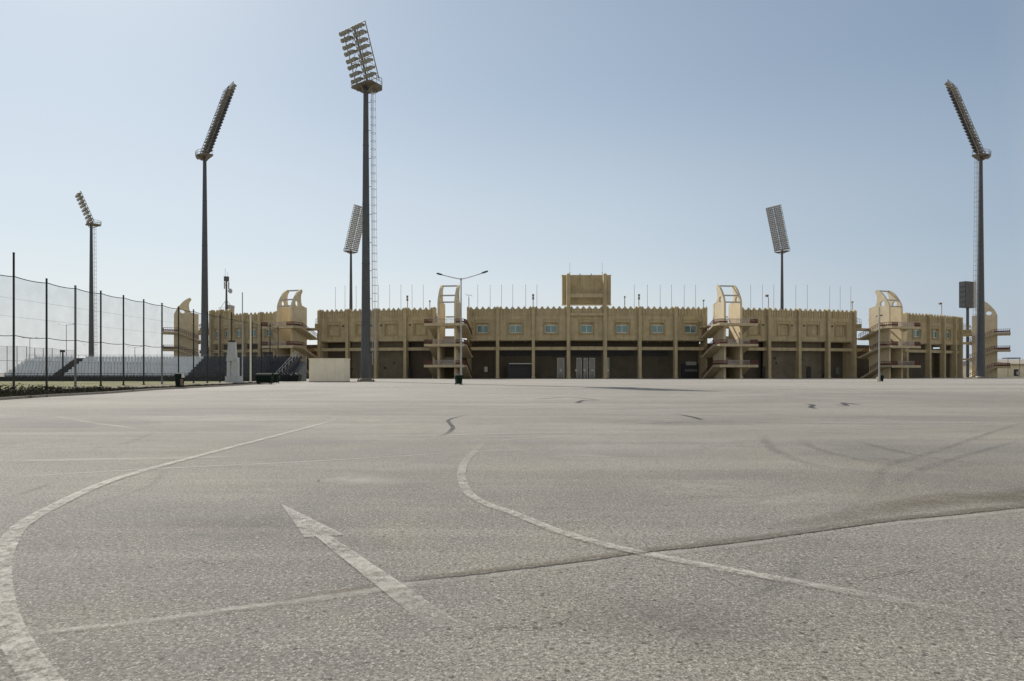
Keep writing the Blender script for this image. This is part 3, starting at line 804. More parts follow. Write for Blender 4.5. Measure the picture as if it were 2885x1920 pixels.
mast('distant grey floodlight mast beyond the stadium, just left of the tall central mast', (-69.9, 285), (0.82, -0.57), 54.0, 73, 6.2, 7.0, 24, 8, 0.98, 0.45, LM_BIG)
mast('distant grey floodlight mast rising behind the right half of the stadium', (117.2, 285), (-0.83, -0.55), 54.0, 73, 6.2, 7.0, 24, 8, 0.98, 0.45, LM_BIG)

# ------------------------------------------------------------------ flagpoles and roof fittings
fl = MB(); fl.tube((0,0,-8.5), (0,0,5.6), 0.075, 0.045, 6); fl.tube((0,0,5.6), (0,0,5.75), 0.09, 0.05, 6)
FLM = fl.mesh('flagpole', M_GREYM)
flag_px = [(945,810),(972,806),(1003.5,806),(1066.6,803),(1098,803),(1129.6,803),(1161,803),(1192.6,803),(1346,803),(1381,803),(1413,803),(1444.6,803),(1481,803),(1512.7,803),
           (1787,803),(1824,803),(1860,803),(1892,803),(1927.7,803),(1959.7,803),(2115,803),(2148,803),(2180,803),(2242,803),(2274.5,803),(2337.5,807),(2367,807),(2397,807)]
SEG = [(900, 1010, 'above the blind windows at the left end'), (1010, 1320, 'between tall mast and left stair tower'), (1320, 1600, 'above the teal windows left of the scoreboard'),
       (1700, 2000, 'above the teal windows right of the scoreboard'), (2000, 2230, 'between the right stair tower and the distant mast'), (2230, 2420, 'at the right end of the wall with blind windows')]
ordn = ['first', 'second', 'third', 'fourth', 'fifth', 'sixth']
for a, c, txt in SEG:
    k = 0
    for px, py in flag_px:
        if a <= px < c:
            P, n_ = ringP(t_at(px), -1.6)
            Y = P.y; z = GZ(py, Y)
            o = bpy.data.objects.new('flagpole', FLM); sc.collection.objects.link(o)
            o.location = (GX(px, Y), Y, z-5.75)
            o['label'] = '%s bare flagpole from the left, %s' % (ordn[k], txt); o['category'] = 'flagpole'; o['group'] = 'bare flagpoles along the battlements'
            k += 1

def roof_post(px, y0, y1, kind, label, w=-0.9, aim=1):
    P, n_ = ringP(t_at(px), w); Y = P.y; X = GX(px, Y)
    zt = GZ(y0, Y)
    nm = {'flood': 'roof_floodlight', 'speaker': 'loudspeaker_post', 'antenna': 'antenna_post', 'camera': 'camera_post'}[kind]
    T = thing(nm, label, {'flood': 'floodlight', 'speaker': 'loudspeaker', 'antenna': 'antenna', 'camera': 'camera'}[kind], (X, Y, 9.2), 0)
    h = zt-9.2
    b = MB(); b.tube((0,0,0), (0,0,h-0.5), 0.13, 0.11, 8); b.build('post', M_GREYM, T)
    if kind == 'flood':
        b = MB(); b.tube((0,0,h-0.6), (-0.35*aim,0,h), 0.06, n=6); b.box(-0.75*aim if aim > 0 else 0.05, -0.05*aim if aim > 0 else 0.75, -0.3, 0.25, h-0.25, h+0.25); b.build('lamp_head', M_STEELW, T)
    elif kind == 'speaker':
        for q in (0, 1):
            b = MB(); b.hexa([(-0.25,-0.2,h-1.3+q*0.75),(0.25,-0.2,h-1.3+q*0.75),(0.12,0.3,h-1.2+q*0.75),(-0.12,0.3,h-1.2+q*0.75),(-0.25,-0.2,h-0.7+q*0.75),(0.25,-0.2,h-0.7+q*0.75),(0.12,0.3,h-0.8+q*0.75),(-0.12,0.3,h-0.8+q*0.75)])
            b.build('horn', M_STEELW, T)
    elif kind == 'antenna':
        b = MB(); b.tube((0,0,h-0.5), (0,0,h), 0.05, n=6)
        b.path([(-0.85,0,h+0.35),(-0.6,0,h),(0.6,0,h),(0.85,0,h-0.35)], 0.05, 5)
        for u in (-0.5,-0.15,0.2,0.5): b.tube((u,-0.4,h+0.02), (u,0.4,h+0.02), 0.035, n=5)
        b.build('aerial', M_GREYM, T)
    else:
        b = MB(); b.box(-0.16, 0.16, -0.35, 0.35, h-0.55, h-0.2); b.tube((0,-0.35,h-0.38), (0,-0.5,h-0.38), 0.12, n=8); b.build('camera_body', M_STEELW, T)
    return T
roof_post(1148, 834, 865, 'speaker', 'twin-horn loudspeaker post on the wall between the tall mast and left stair tower')
roof_post(1211, 845, 865, 'camera', 'short camera post on the battlement beside the left stair tower')
roof_post(1321, 832, 865, 'antenna', 'small antenna post at the left corner of the teal-windowed wall')
roof_post(1502, 830, 865, 'speaker', 'loudspeaker post on the battlement left of the scoreboard')
roof_post(1760, 833, 865, 'camera', 'slim camera post nearest the right of the scoreboard')
roof_post(1800, 830, 865, 'speaker', 'loudspeaker post on a pilaster right of the scoreboard')
roof_post(1982, 843, 868, 'camera', 'camera post at the right corner of the teal-windowed wall')
roof_post(2165, 834, 868, 'flood', 'small tilted roof floodlight left of the distant mast behind the stadium', aim=1)
roof_post(2401, 848, 870, 'camera', 'camera post at the corner beside the far right sunlit stair tower')
roof_post(2653, 856, 882, 'flood', 'small tilted roof floodlight on the curved right end wall', aim=1)

# telecom mast on the left wing
P, n_ = ringP(t_at(640), -5); Y = P.y
T = thing('telecom_mast', 'slim telecom mast with drum antennas and a dish above the left wing of the stadium', 'telecom mast', (GX(638, Y), Y, 9.2))
z_ = lambda py: GZ(py, Y)-9.2
b = MB(); b.tube((0,0,0), (0,0,z_(850)), 0.45, 0.35, 8); b.tube((0,0,z_(850)), (0,0,z_(790)), 0.3, 0.22, 8); b.build('pole', M_STEEL, T)
b = MB(); b.tube((0,0,z_(793)), (0,0,z_(780)), 0.7, 0.7, 14); b.build('antenna_drum', M_STEEL, T)
for i in range(3):
    a = i*2.09; b = MB(); x, y = 0.62*math.cos(a), 0.62*math.sin(a); b.box(x-0.14, x+0.14, y-0.12, y+0.12, z_(815), z_(795)); b.tube((0,0,z_(805)), (x,y,z_(805)), 0.05); b.build('panel_antenna', M_GREYM, T)
b = MB(); b.tube((0,0,z_(821)), (0.7,-0.2,z_(821)), 0.06); b.tube((0.75,-0.1,z_(821)), (1.25,-0.35,z_(821)), 0.35, 0.72, 14); b.build('dish', M_GREYM, T)
b = MB(); b.tube((-0.35,0,z_(782)), (-0.35,0,z_(757)), 0.05, n=5); b.tube((0.35,0,z_(782)), (0.35,0,z_(766)), 0.04, n=5); b.build('whip_antenna', M_GREYM, T)
b = MB()
for s_ in (-1, 1): b.tube((s_*2.3, 0, z_(876)), (0, 0, z_(845)), 0.06, n=5)
for q in (0.7, 1.3, 1.9): b.box(q-0.25, q+0.3, -0.2, 0.2, z_(872), z_(858)-q*0.2)
b.tube((-2.3,0,z_(868)), (2.3,0,z_(868)), 0.05, n=5); b.build('brace', M_GREYM, T)

# video screen beside the right end
Y = 205.0
T = thing('video_screen', 'dark video screen on a post between the stadium end wall and the right mast', 'screen', (GX(2726, Y), Y, 0))
z_ = lambda py: GZ(py, Y)
M = Matrix.Rotation(R(24), 4, 'Z')
b = MB(M); b.box(-2.6, 2.6, -1.0, 1.0, z_(868), z_(795)); b.build('casing', M_SCREEN, T)
b = MB(M); b.box(-2.45, 2.45, 1.0, 1.06, z_(866), z_(797)); b.build('display', M_DARK, T)
b = MB(M); b.box(1.35, 2.55, -1.1, -1.0, z_(869), z_(794)); b.build('pale_strip', M_GREYM, T)  # paler strip down the right of the front, making it two-tone
b = MB(); b.tube((0,0,0), (0,0,z_(868)), 0.45, 0.4, 10); b.build('post', M_STEEL, T)
b = MB(M)
b.box(-2.66, -2.6, -0.92, 0.92, z_(866), z_(797))
for i in range(5): b.box(-2.75, -2.655, -0.9, 0.9, z_(866)+i*1.6, z_(866)+i*1.6+0.7)
b.build('rear_vent', M_STEEL, T)

# ------------------------------------------------------------------ street lamps
def street_lamp(px, Y, h, arm1, arm2, label, rot=0.0, heads=True, r=0.11):
    T = thing('street_lamp', label, 'street lamp', (GX(px, Y), Y, 0), rot)
    b = MB(); b.tube((0,0,0), (0,0,1.2), r*1.35, r*1.3, 12); b.tube((0,0,1.2), (0,0,h), r, r*0.62, 12); b.tube((0,0,h-0.15), (0,0,h+0.12), r*0.95, r*0.8, 10)
    b.tube((0,0,0), (0,0,0.04), r*2.4, r*2.4, 12)
    b.build('pole', M_GREYM, T)
    for (dx, dz) in (arm1, arm2):
        s_ = 1 if dx > 0 else -1
        b = MB(); pts = [(0,0,h)] + [(dx*f, 0, h+dz*(f**1.15)) for f in (0.2,0.4,0.6,0.78)]
        b.path(pts, r*0.42, 8); a_ = b.build('arm', M_GREYM, T)
        x0, z0 = dx*0.76, h+dz*0.76; x1, z1 = dx*1.02, h+dz*1.05
        b = MB(); dirv = Vector((x1-x0, 0, z1-z0)).normalized(); up = Vector((-dirv.z*s_, 0, dirv.x*s_)) if s_ > 0 else Vector((dirv.z, 0, -dirv.x))
        secs = [(0, 0.05, 0.05), (0.12, 0.10, 0.07), (0.35, 0.17, 0.10), (0.75, 0.19, 0.10), (0.95, 0.13, 0.07), (1.0, 0.05, 0.03)]
        Ltot = Vector((x1-x0, 0, z1-z0)).length; vs = []; n = 10
        for f, wy, hz in secs:
            c_ = Vector((x0, 0, z0)) + dirv*Ltot*f
            for k in range(n):
                t = 2*math.pi*k/n; vs.append(c_ + Vector((0, 1, 0))*wy*math.cos(t) + up*hz*math.sin(t))
        fs = []
        for i in range(len(secs)-1):
            for k in range(n): fs.append((i*n+k, i*n+(k+1)%n, (i+1)*n+(k+1)%n, (i+1)*n+k))
        fs += [tuple(range(n)), tuple(range((len(secs)-1)*n, len(secs)*n))]
        b.add(vs, fs); b.build('lamp_head', M_STEEL, T, smooth=True)
    return T
street_lamp(1299, 71.7, 11.5, (-2.65, 0.62), (2.9, 0.85), 'double-arm street lamp standing in the lot in front of the left stair tower')
street_lamp(2477, 96.0, 9.4, (-0.9, 0.25), (0.9, 0.25), 'single slim lamp post in the lot in front of the far right sunlit stair tower', rot=R(80))
for px, Y, py, label in ((84, 260, 955, 'tiny distant street lamp above the left end of the bleachers'), (380, 270, 980, 'tiny distant street lamp between two net fence posts'), (187, 250, 917, 'distant thin lamp pole left of the small distant mast'), (255, 300, 975, 'tiny distant street lamp beside the small distant mast')):
    street_lamp(px, Y, GZ(py, Y), (-3.0, 0.5), (3.0, 0.5), label, r=0.16)

# ------------------------------------------------------------------ net fence
FX = -38.7; ys = [47.4 + 3.6*i for i in range(18)]
tops = {1: 10.5, 15-1: 9.1, 12: 9.9}
fence = thing('net_fence', 'tall ball-stop net fence on dark posts beside the grass field', 'fence', (FX, ys[0], 0))
for i, y in enumerate(ys):
    h = {1: 10.55, 2: 9.05, 12: 9.6}.get(i, 8.95)
    grey = i in (3, 7)
    b = MB(); r_ = 0.08 if not grey else 0.095
    b.tube((0, y-ys[0], 0), (0, y-ys[0], h), r_, r_*0.9, 10); b.tube((0, y-ys[0], h), (0, y-ys[0], h+0.06), r_*1.2, r_*0.8, 10)
    b.tube((0, y-ys[0], 0), (0, y-ys[0], 0.12), 0.13, 0.13, 10)
    o = b.build('post', M_GREYPOST if grey else M_BLACK, fence)
    if grey: o['label'] = 'grey post'
def cable(z, r, name):
    b = MB()
    for a, c in zip(ys[:-1], ys[1:]):
        n = 6; pts = []
        for k in range(n+1):
            f = k/n; pts.append((0.1, a-ys[0]+(c-a)*f, z - 0.10*4*f*(1-f)))
        b.path(pts, r, 5)
    b.build(name, M_BLACK, fence)
cable(8.72, 0.035, 'top_cable'); cable(4.15, 0.03, 'middle_cable')
b = MB()
for z in (7.0, 5.6, 2.2, 0.3): b.tube((0.1, 0, z), (0.1, ys[-1]-ys[0], z), 0.008, n=4)
b.build('net_cord', M_BLACK, fence)
b = MB(); b.add([(0.12, 0, 0.1), (0.12, ys[-1]-ys[0], 0.1), (0.12, ys[-1]-ys[0], 8.65), (0.12, 0, 8.65)], [(0,1,2,3)])
b.build('net', M_NET, fence)

# ------------------------------------------------------------------ bleachers
BY = 101.0; BX0, BX1 = -79.0, -33.6
bl = thing('bleacher', 'low grandstand of white and dark seats behind the net fence', 'grandstand', (BX0, BY, 0))
NR = 7; rise, run = 0.44, 0.85
b = MB()
for r_ in range(NR):
    b.box(0, BX1-BX0, 0.4+r_*run, 0.4+(r_+1)*run, 0, 0.55+r_*rise)
b.build('terrace', M_GREYPOST, bl)
b = MB(); b.box(-0.3, BX1-BX0, 0.0, 0.14, 0.0, 0.72); b.build('front_wall', M_BLACK, bl)
b = MB(); L_ = BX1-BX0
for i in range(47):
    b.tube((i*L_/46, 0.07, 0.7), (i*L_/46, 0.07, 1.25), 0.03, n=5)
b.tube((0, 0.07, 1.2), (L_, 0.07, 1.2), 0.03, n=5); b.build('front_railing', M_BLACK, bl)
b = MB(); yb = 0.4+NR*run
for i in range(40): b.tube((i*L_/39, yb, 3.2), (i*L_/39, yb, 4.25), 0.03, n=5)
for z in (3.7, 4.22): b.tube((0, yb, z), (L_, yb, z), 0.03, n=5)
b.build('back_railing', M_GREYM, bl)
sm = MB(); sm.box(-0.22, 0.22, -0.2, 0.2, 0.36, 0.42); sm.hexa([(-0.22,0.2,0.36),(0.22,0.2,0.36),(0.22,0.26,0.36),(-0.22,0.26,0.36),(-0.21,0.27,0.80),(0.21,0.27,0.80),(0.21,0.32,0.80),(-0.21,0.32,0.80)])
sm.box(-0.03, 0.03, -0.05, 0.05, 0.0, 0.36)
SW = sm.mesh('seat', M_SEATW); SD = sm.mesh('seat', M_SEATD)
seats = []
for r_ in range(NR):
    n = int(L_/0.52)
    for i in range(n):
        x = 0.3 + i*0.52
        if 7.6 < x < 9.3 or 45.0 < x < 46.2: continue
        if x < 0.9 + r_*0.05 and r_ > 5: continue
        dark = x > 28.6
        seats.append((x, 0.4+r_*run+0.45, 0.55+r_*rise, dark))
seats.sort(key=lambda s_: (BX0+s_[0])**2 + (BY+s_[1])**2)
near = [s_ for s_ in seats if not s_[3]][:60] + [s_ for s_ in seats if s_[3]][:40]
ns = set(near)
for s_ in near: place('seat', SD if s_[3] else SW, bl, s_[:3])
for dk, me0 in ((False, SW), (True, SD)):
    vs, fs = [], []; bv = [v.co.copy() for v in me0.vertices]; bf = [tuple(p.vertices) for p in me0.polygons]
    for s_ in seats:
        if s_ in ns or s_[3] != dk: continue
        k = len(vs); vs += [tuple(v+Vector(s_[:3])) for v in bv]; fs += [[k+i for i in f_] for f_ in bf]
    me = bpy.data.meshes.new('seats'); me.from_pydata(vs, [], fs); me.materials.append(me0.materials[0])
    o = place('seat', me, bl); o['kind'] = 'stuff'; o['label'] = 'dark navy seats' if dk else 'white seats'
b = MB(); n = 10
for i in range(n):
    f = i/n; b.box(L_-2.2+f*3.0, L_-2.2+(f+1/n)*3.0, -1.4, -0.2, 0.2+f*3.2, 0.45+f*3.2)
st = b.build('end_stair', M_STEEL, bl)
b = MB()
for y in (-1.4, -0.2):
    b.tube((L_-2.2, y, 1.3), (L_+0.8, y, 4.6), 0.04, n=5)
    for i in range(7): b.tube((L_-2.2+i*0.5, y, 0.2+i*0.55), (L_-2.2+i*0.5, y, 1.3+i*0.55), 0.03, n=5)
b.build('handrail', M_GREYM, st)
# aisle steps
b = MB()
for r_ in range(NR*2):
    b.box(7.7, 9.1, 0.4+r_*run/2, 0.4+(r_+1)*run/2, 0.5+r_*rise/2, 0.62+(r_+1)*rise/2)
b.build('aisle_steps', M_DARK, bl)

# high mesh fence behind the bleachers at the far left
f2 = thing('mesh_fence', 'distant see-through mesh fence rising behind the left end of the white seats', 'fence', (GX(0, 118), 118, 0))
X0 = GX(0, 118); b = MB()
fp = [(-20,975),(20,976),(48,976),(75,977),(98,981),(122,982),(147,982),(170,986),(210,988)]
for px, py in fp:
    b = MB(); b.tube((GX(px,118)-X0, 0, 0), (GX(px,118)-X0, 0, GZ(py,118)), 0.06, n=6); b.build('post', M_GREYM, f2)
b = MB()
for (a, ya), (c, yc) in zip(fp[:-1], fp[1:]):
    for q in (0.0, 2.6): b.tube((GX(a,118)-X0, 0, GZ(ya,118)-q), (GX(c,118)-X0, 0, GZ(yc,118)-q), 0.03, n=4)
b.build('rail', M_GREYM, f2)
b = MB(); vs = [(GX(p,118)-X0, 0.05, 0.1) for p, _ in fp] + [(GX(p,118)-X0, 0.05, GZ(y,118)) for p, y in reversed(fp)]
b.add(vs, [tuple(range(len(vs)))]); b.build('mesh_panel', M_NET, f2)
# dark t-shaped post in front of the white seats
Y = 99.5; T = thing('loudspeaker_post', 'black post with a small black box on top in front of the white seats', 'loudspeaker', (GX(177, Y), Y, 0))
b = MB(); b.tube((0,0,0), (0,0,GZ(992,Y)), 0.11, 0.11, 8); b.build('post', M_BLACK, T)
b = MB(); b.box(-0.32, 0.2, -0.2, 0.2, GZ(993,Y), GZ(987,Y)); b.build('speaker_box', M_BLACK, T)

# grey concrete pylon
Y = 89.0; T = thing('concrete_pylon', 'pale grey two-legged concrete pylon on a plinth in front of the dark seats', 'pylon', (GX(657, Y), Y, 0))
s_ = F/Y
b = MB(); b.box(-17/s_, 21/s_, -0.7, 0.7, 0, GZ(1061,Y)); b.build('plinth', M_PLINTH, T)
b = MB(); b.box(-15/s_, -7/s_, -0.35, 0.35, GZ(1061,Y), GZ(1005,Y)); b.build('leg', M_PLINTH, T)
b = MB(); b.box(-2/s_, 15/s_, -0.3, 0.35, GZ(1061,Y), GZ(1008,Y)); b.build('leg', M_PLINTH, T)
b = MB(); b.hexa([(-16/s_,-0.42,GZ(1018,Y)),(9/s_,-0.42,GZ(1018,Y)),(9/s_,0.42,GZ(1018,Y)),(-16/s_,0.42,GZ(1018,Y)),
                  (-11/s_,-0.38,GZ(965,Y)),(6/s_,-0.38,GZ(965,Y)),(6/s_,0.38,GZ(965,Y)),(-11/s_,0.38,GZ(965,Y))]); b.build('head_block', M_PLINTH, T)
b = MB(); b.box(-11/s_, 3/s_, -0.3, 0.3, GZ(964.5,Y), GZ(960,Y)); b.build('cap', M_DARK, T)
# two plain poles
for px, py, r_, lab, mt in ((706, 889, 0.12, 'cream painted pole between the concrete pylon and the wheeled container', M_BOX), (683, 826, 0.085, 'tall thin grey pole just right of the concrete pylon', M_GREYM)):
    Y = 88.0 if px == 706 else 90.0
    b = MB(); h = GZ(py, Y); b.tube((0,0,0), (0,0,h), r_, r_*0.8, 10); b.tube((0,0,h), (0,0,h+0.08), r_*1.1, r_*0.6, 10); b.tube((0,0,0), (0,0,0.06), r_*2.2, r_*2.2, 10)
    o = b.build('pole', mt); o.location = (GX(px, Y), Y, 0); o['label'] = lab; o['category'] = 'pole'

# ------------------------------------------------------------------ kiosk (pale block)
Y = 92.5; x0, x1 = GX(870.5, Y), GX(969, Y); kz = GZ(1010, Y)
T = thing('block_kiosk', 'plain pale windowless block kiosk left of the tall central mast', 'kiosk', ((x0+x1)/2, Y, 0))
hw = (x1-x0)/2
b = MB(); b.box(-hw, hw, 0, 3.4, 0, kz-0.16); b.build('wall', M_BOX, T)
b = MB(); b.box(-hw-0.05, hw+0.05, -0.05, 3.45, kz-0.16, kz); b.build('roof', M_BOX, T)
b = MB(); b.box(-hw-0.03, hw+0.03, -0.03, 3.43, 0, 0.12); b.build('base', M_CONC, T)
b = MB(); b.box(-0.5, 0.5, 3.4, 3.46, 0.1, 2.1); b.build('door', M_STEEL, T)

# ------------------------------------------------------------------ bins
def wheelie(px, py, h, w, label, body=M_BIN, rot=0.0, extra=None, group=None):
    x, y = ground(px, py)
    T = thing('wheeled_bin', label, 'bin', (x, y, 0), rot, group)
    d = w*0.9; z0, z1 = 0.10, h*0.86
    b = MB(); b.hexa([(-w*.38,-d*.36,z0),(w*.38,-d*.36,z0),(w*.38,d*.36,z0),(-w*.38,d*.36,z0),(-w*.5,-d*.5,z1),(w*.5,-d*.5,z1),(w*.5,d*.5,z1),(-w*.5,d*.5,z1)])
    b.box(-w*.54, w*.54, -d*.54, d*.54, z1-0.09, z1); b.build('bin_body', body, T)
    b = MB(); b.hexa([(-w*.55,-d*.56,z1),(w*.55,-d*.56,z1),(w*.55,d*.56,z1),(-w*.55,d*.56,z1),(-w*.46,-d*.40,z1+h*.07),(w*.46,-d*.40,z1+h*.07),(w*.46,d*.5,z1+h*.14),(-w*.46,d*.5,z1+h*.14)])
    b.build('lid', M_BIN, T)
    b = MB(); b.tube((-w*.5, d*.62, z1-0.02), (w*.5, d*.62, z1-0.02), 0.022, n=6); b.build('handle', M_BIN, T)
    for s_ in (-1, 1):
        b = MB(); b.tube((s_*w*.44, d*.4, 0.12), (s_*w*.36, d*.4, 0.12), 0.12, 0.12, 14); b.build('wheel', M_BLACK, T)
    for s_ in (-1, 1):
        b = MB(); b.tube((s_*w*.3, -d*.3, 0.0), (s_*w*.3, -d*.3, 0.12), 0.03, 0.04, 8); b.build('foot', M_BLACK, T)
    return T
wheelie(1292, 1084.5, 1.1, 0.72, 'dark green wheeled bin at the foot of the double-arm street lamp', rot=R(20))
wheelie(2482, 1076, 1.0, 0.62, 'small dark bin at the foot of the slim lamp post near the right end', rot=R(-10))
T = wheelie(506, 1095, 1.27, 0.72, 'dark bin with a dusty brown side standing on the verge by the net fence', rot=R(30))
b = MB(); b.box(0.02, 0.24, -0.35, -0.27, 0.25, 0.75); b.build('side_panel', M_BROWN, T)
b = MB(); b.box(0.12, 0.34, -0.36, -0.1, 0.86, 1.2); b.build('paper_bag', M_WHITE, T)
# little white bollard beside the right bin
x, y = ground(2472, 1075.5); b = MB(); b.tube((0,0,0), (0,0,0.62), 0.14, 0.12, 12); b.tube((0,0,0.62), (0,0,0.7), 0.12, 0.05, 12)
o = b.build('bollard', M_FIN); o.location = (x, y, 0); o['label'] = 'short white bollard beside the small dark bin near the right end'; o['category'] = 'bollard'
def container(px, py, w, h, d, label):
    x, y = ground(px, py); T = thing('waste_container', label, 'container', (x, y, 0), R(5))
    b = MB(); b.hexa([(-w*.46,-d*.4,.18),(w*.46,-d*.4,.18),(w*.46,d*.4,.18),(-w*.46,d*.4,.18),(-w*.5,-d*.5,h*.82),(w*.5,-d*.5,h*.82),(w*.5,d*.5,h*.82),(-w*.5,d*.5,h*.82)])
    for i in range(5): b.box(-w*.4+i*w*.2-.03, -w*.4+i*w*.2+.03, -d*.53, -d*.40, .25, h*.78)
    b.build('container_body', M_BIN, T)
    b = MB(); b.prism([(-d*.52,h*.82),(d*.52,h*.82),(d*.45,h*.97),(0,h),(-d*.35,h*.93)], 'x', -w*.51, w*.51); b.build('lid', M_BIN, T)
    for sx in (-1,1):
        for sy in (-1,1):
            b = MB(); b.tube((sx*w*.38-.03, sy*d*.3, .1), (sx*w*.38+.03, sy*d*.3, .1), .1, .1, 12); b.box(sx*w*.38-.04, sx*w*.38+.04, sy*d*.3-.04, sy*d*.3+.04, .1, .2); b.build('wheel', M_BLACK, T)
container(746, 1083.5, 1.65, 1.25, 1.1, 'dark green four-wheeled waste container left of the black skip')
wheelie(776, 1080.5, 1.25, 0.75, 'tall dark bin squeezed between the waste container and the black skip')
# black skip heaped with rubbish
x, y = ground(820, 1077); Tk = thing('rubbish_skip', 'low black open skip beside the pale block kiosk', 'skip', (x, y, 0))
w = 2.7
b = MB(); b.hexa([(-w*.42,-.6,.1),(w*.42,-.6,.1),(w*.42,.7,.1),(-w*.42,.7,.1),(-w*.5,-.7,1.0),(w*.5,-.7,1.0),(w*.5,.8,1.0),(-w*.5,.8,1.0)])
for i in range(6): b.box(-w*.36+i*w*.145-.03, -w*.36+i*w*.145+.03, -.74, -.6, .2, .95)
b.build('skip_body', M_BLACK, Tk)
b = MB()
for i in range(26):
    cx, cy, r_ = random.uniform(-w*.42, w*.42), random.uniform(-.5, .6), random.uniform(.12, .28); z = 1.0+random.uniform(-.05,.22)
    v_ = [Vector((cx,cy,z))+Vector((random.uniform(-1,1),random.uniform(-1,1),random.uniform(-.6,.8)))*r_ for _ in range(8)]
    b.hexa(v_)
b.build('rubbish_heap', M_STEEL, Tk)

# ------------------------------------------------------------------ low building at the far right
Y = 212.0; s_ = F/Y
T = thing('low_building', 'low cream building with a shallow roof at the far right edge', 'building', (GX(2800, Y), Y, 0))
xr = 60.0; zw = GZ(1029, Y)
b = MB(); b.box(0, xr, 0, 20, 0, zw); b.build('wall', M_BUILD, T)
b = MB(); b.prism([(-0.8, zw), (20.8, zw), (20.8, zw+0.25), (9.0, GZ(1014, Y)+0.3), (-0.8, zw+0.25)], 'x', -0.8, xr); b.build('roof', M_CONC, T)
b = MB(); b.box(-0.9, xr, -0.9, -0.8, zw-0.12, zw+0.4); b.build('fascia', M_WALL2, T)
wx = 63/s_
w_ = MB(); w_.box(wx-0.75, wx+0.75, -0.06, 0.0, GZ(1062, Y)+0.25, GZ(1041, Y)); ww = w_.build('window', M_DARK, T)
w_ = MB(); w_.box(wx-0.2, wx+0.6, -0.5, -0.06, GZ(1056, Y), GZ(1047, Y)); w_.build('air_conditioner', M_GREYM, ww)
b = MB(); b.box(1.5, 5.6, -4, -1.5, GZ(1012, Y), GZ(1009, Y)); cn = b.build('canopy', M_STEEL, T)
b = MB()
for u in (1.7, 5.4): b.tube((u, -3.8, 0), (u, -3.8, GZ(1012, Y)), 0.07, n=6)
b.build('canopy_post', M_STEEL, cn)

# ------------------------------------------------------------------ markings, seams, tyre marks on the asphalt
lineA = [(160,1990),(117,1920),(72,1860),(37,1798),(12,1737),(2,1680),(0,1645),(2,1595),(18,1546),(60,1484.6),(165,1423),(300,1361.5),(431,1321.5),(615,1272),(769,1232),(954,1183)]
ribbon('road_marking', lineA, lambda t: 0.145, M_PAINT, fin=0.0, fout=0.12, z=0.0125)
lineB = [(1385,1241),(1364,1246),(1341,1272),(1313,1300),(1300,1337),(1309,1374),(1335,1404.6),(1385,1429),(1435,1445),(1558,1495),(1681,1532),(1804,1561.5),(1989,1598.5),(2173,1632),(2358,1666),(2543,1700),(2727,1734),(2885,1762)]
ribbon('road_marking', lineB, lambda t: 0.12, M_PAINT, fin=0.4, fout=0.13, z=0.0125)
# arrow
def arrow():
    tip = ground(791, 1423); wl = ground(857, 1518.5); nl = ground(889, 1516); nr = ground(929, 1513); wr = ground(969, 1511)
    el = ground(1205, 1775); er = ground(1312, 1772)
    vs = []; fs = []; uvs = []; fd = []
    z = 0.013
    def V(p, u, v, f): vs.append((p[0], p[1], z)); uvs.append((u, v)); fd.append(f); return len(vs)-1
    E_ = 0.78
    a, b_, c, d, e_ = V(tip, 0, E_, 1), V(wl, .5, E_, 1), V(nl, .5, 0.2, 1), V(nr, .5, 0.2, 1), V(wr, .5, E_, 1)
    m_ = V(((tip[0]*1.2+nl[0]+nr[0])/3.2, (tip[1]*1.2+nl[1]+nr[1])/3.2), .3, 0, 1)
    fs += [(a, b_, m_), (b_, c, m_), (c, d, m_), (d, e_, m_), (e_, a, m_)]
    n = 14; prev = (V(nl, .5, -E_, 1), V(nr, .5, E_, 1))
    for i in range(1, n+1):
        f = i/n; fade = 1.0 if f < 0.6 else max(0.0, 1-(f-0.6)/0.4)*0.5+0.35
        l = (nl[0]+(el[0]-nl[0])*f, nl[1]+(el[1]-nl[1])*f); r_ = (nr[0]+(er[0]-nr[0])*f, nr[1]+(er[1]-nr[1])*f)
        cur = (V(l, f, -E_, fade), V(r_, f, E_, fade)); fs.append((prev[0], cur[0], cur[1], prev[1])); prev = cur
    me = bpy.data.meshes.new('arrow_marking'); me.from_pydata(vs, [], fs); me.materials.append(M_PAINT)
    uvl = me.uv_layers.new(name='UVMap')
    for lp in me.loops: uvl.data[lp.index].uv = uvs[lp.vertex_index]
    at = me.attributes.new('fade', 'FLOAT', 'POINT'); at.data.foreach_set('value', fd)
    o = bpy.data.objects.new('arrow_marking', me); sc.collection.objects.link(o); o['kind'] = 'structure'
arrow()
seam = [(2990,1418),(2885,1430),(2700,1450),(2512,1469),(2300,1499),(2112,1525),(1970,1542),(1829,1556),(1640,1583),(1435,1608),(1270,1627),(1108,1641)]
ribbon('asphalt_seam', seam, lambda t: 0.034, M_SEAM, fin=0, fout=0.04, wob=0.012, n=24)
ribbon('asphalt_seam', seam, lambda t: 0.20-0.12*t, M_DIRT, shift=-0.05, fin=0, fout=0.03)
ribbon('asphalt_seam', [(2990,1385),(2885,1400),(2700,1405),(2512,1432),(2300,1470),(2112,1500)], lambda t: 0.75-0.5*t, M_DIRT, fin=0, fout=0.4)
ribbon('asphalt_seam', [(1070,1648),(1000,1662),(861,1684),(700,1706)], 0.12, M_DIRT, fin=0.1, fout=0.5)
ribbon('asphalt_seam', [(p[0], p[1]+9) for p in seam[:-1]]+[(1150,1650),(861,1694),(640,1722),(431,1752),(200,1778),(61,1794)], 0.11, M_PALE, fin=0, fout=0.1)
seam2 = [(0,1349),(260,1332),(523,1318),(800,1305),(1050,1291),(1292,1276),(1435,1270),(1600,1264),(1720,1262)]
ribbon('asphalt_seam', seam2, 0.12, M_GHOST, fin=0.05, fout=0.2)
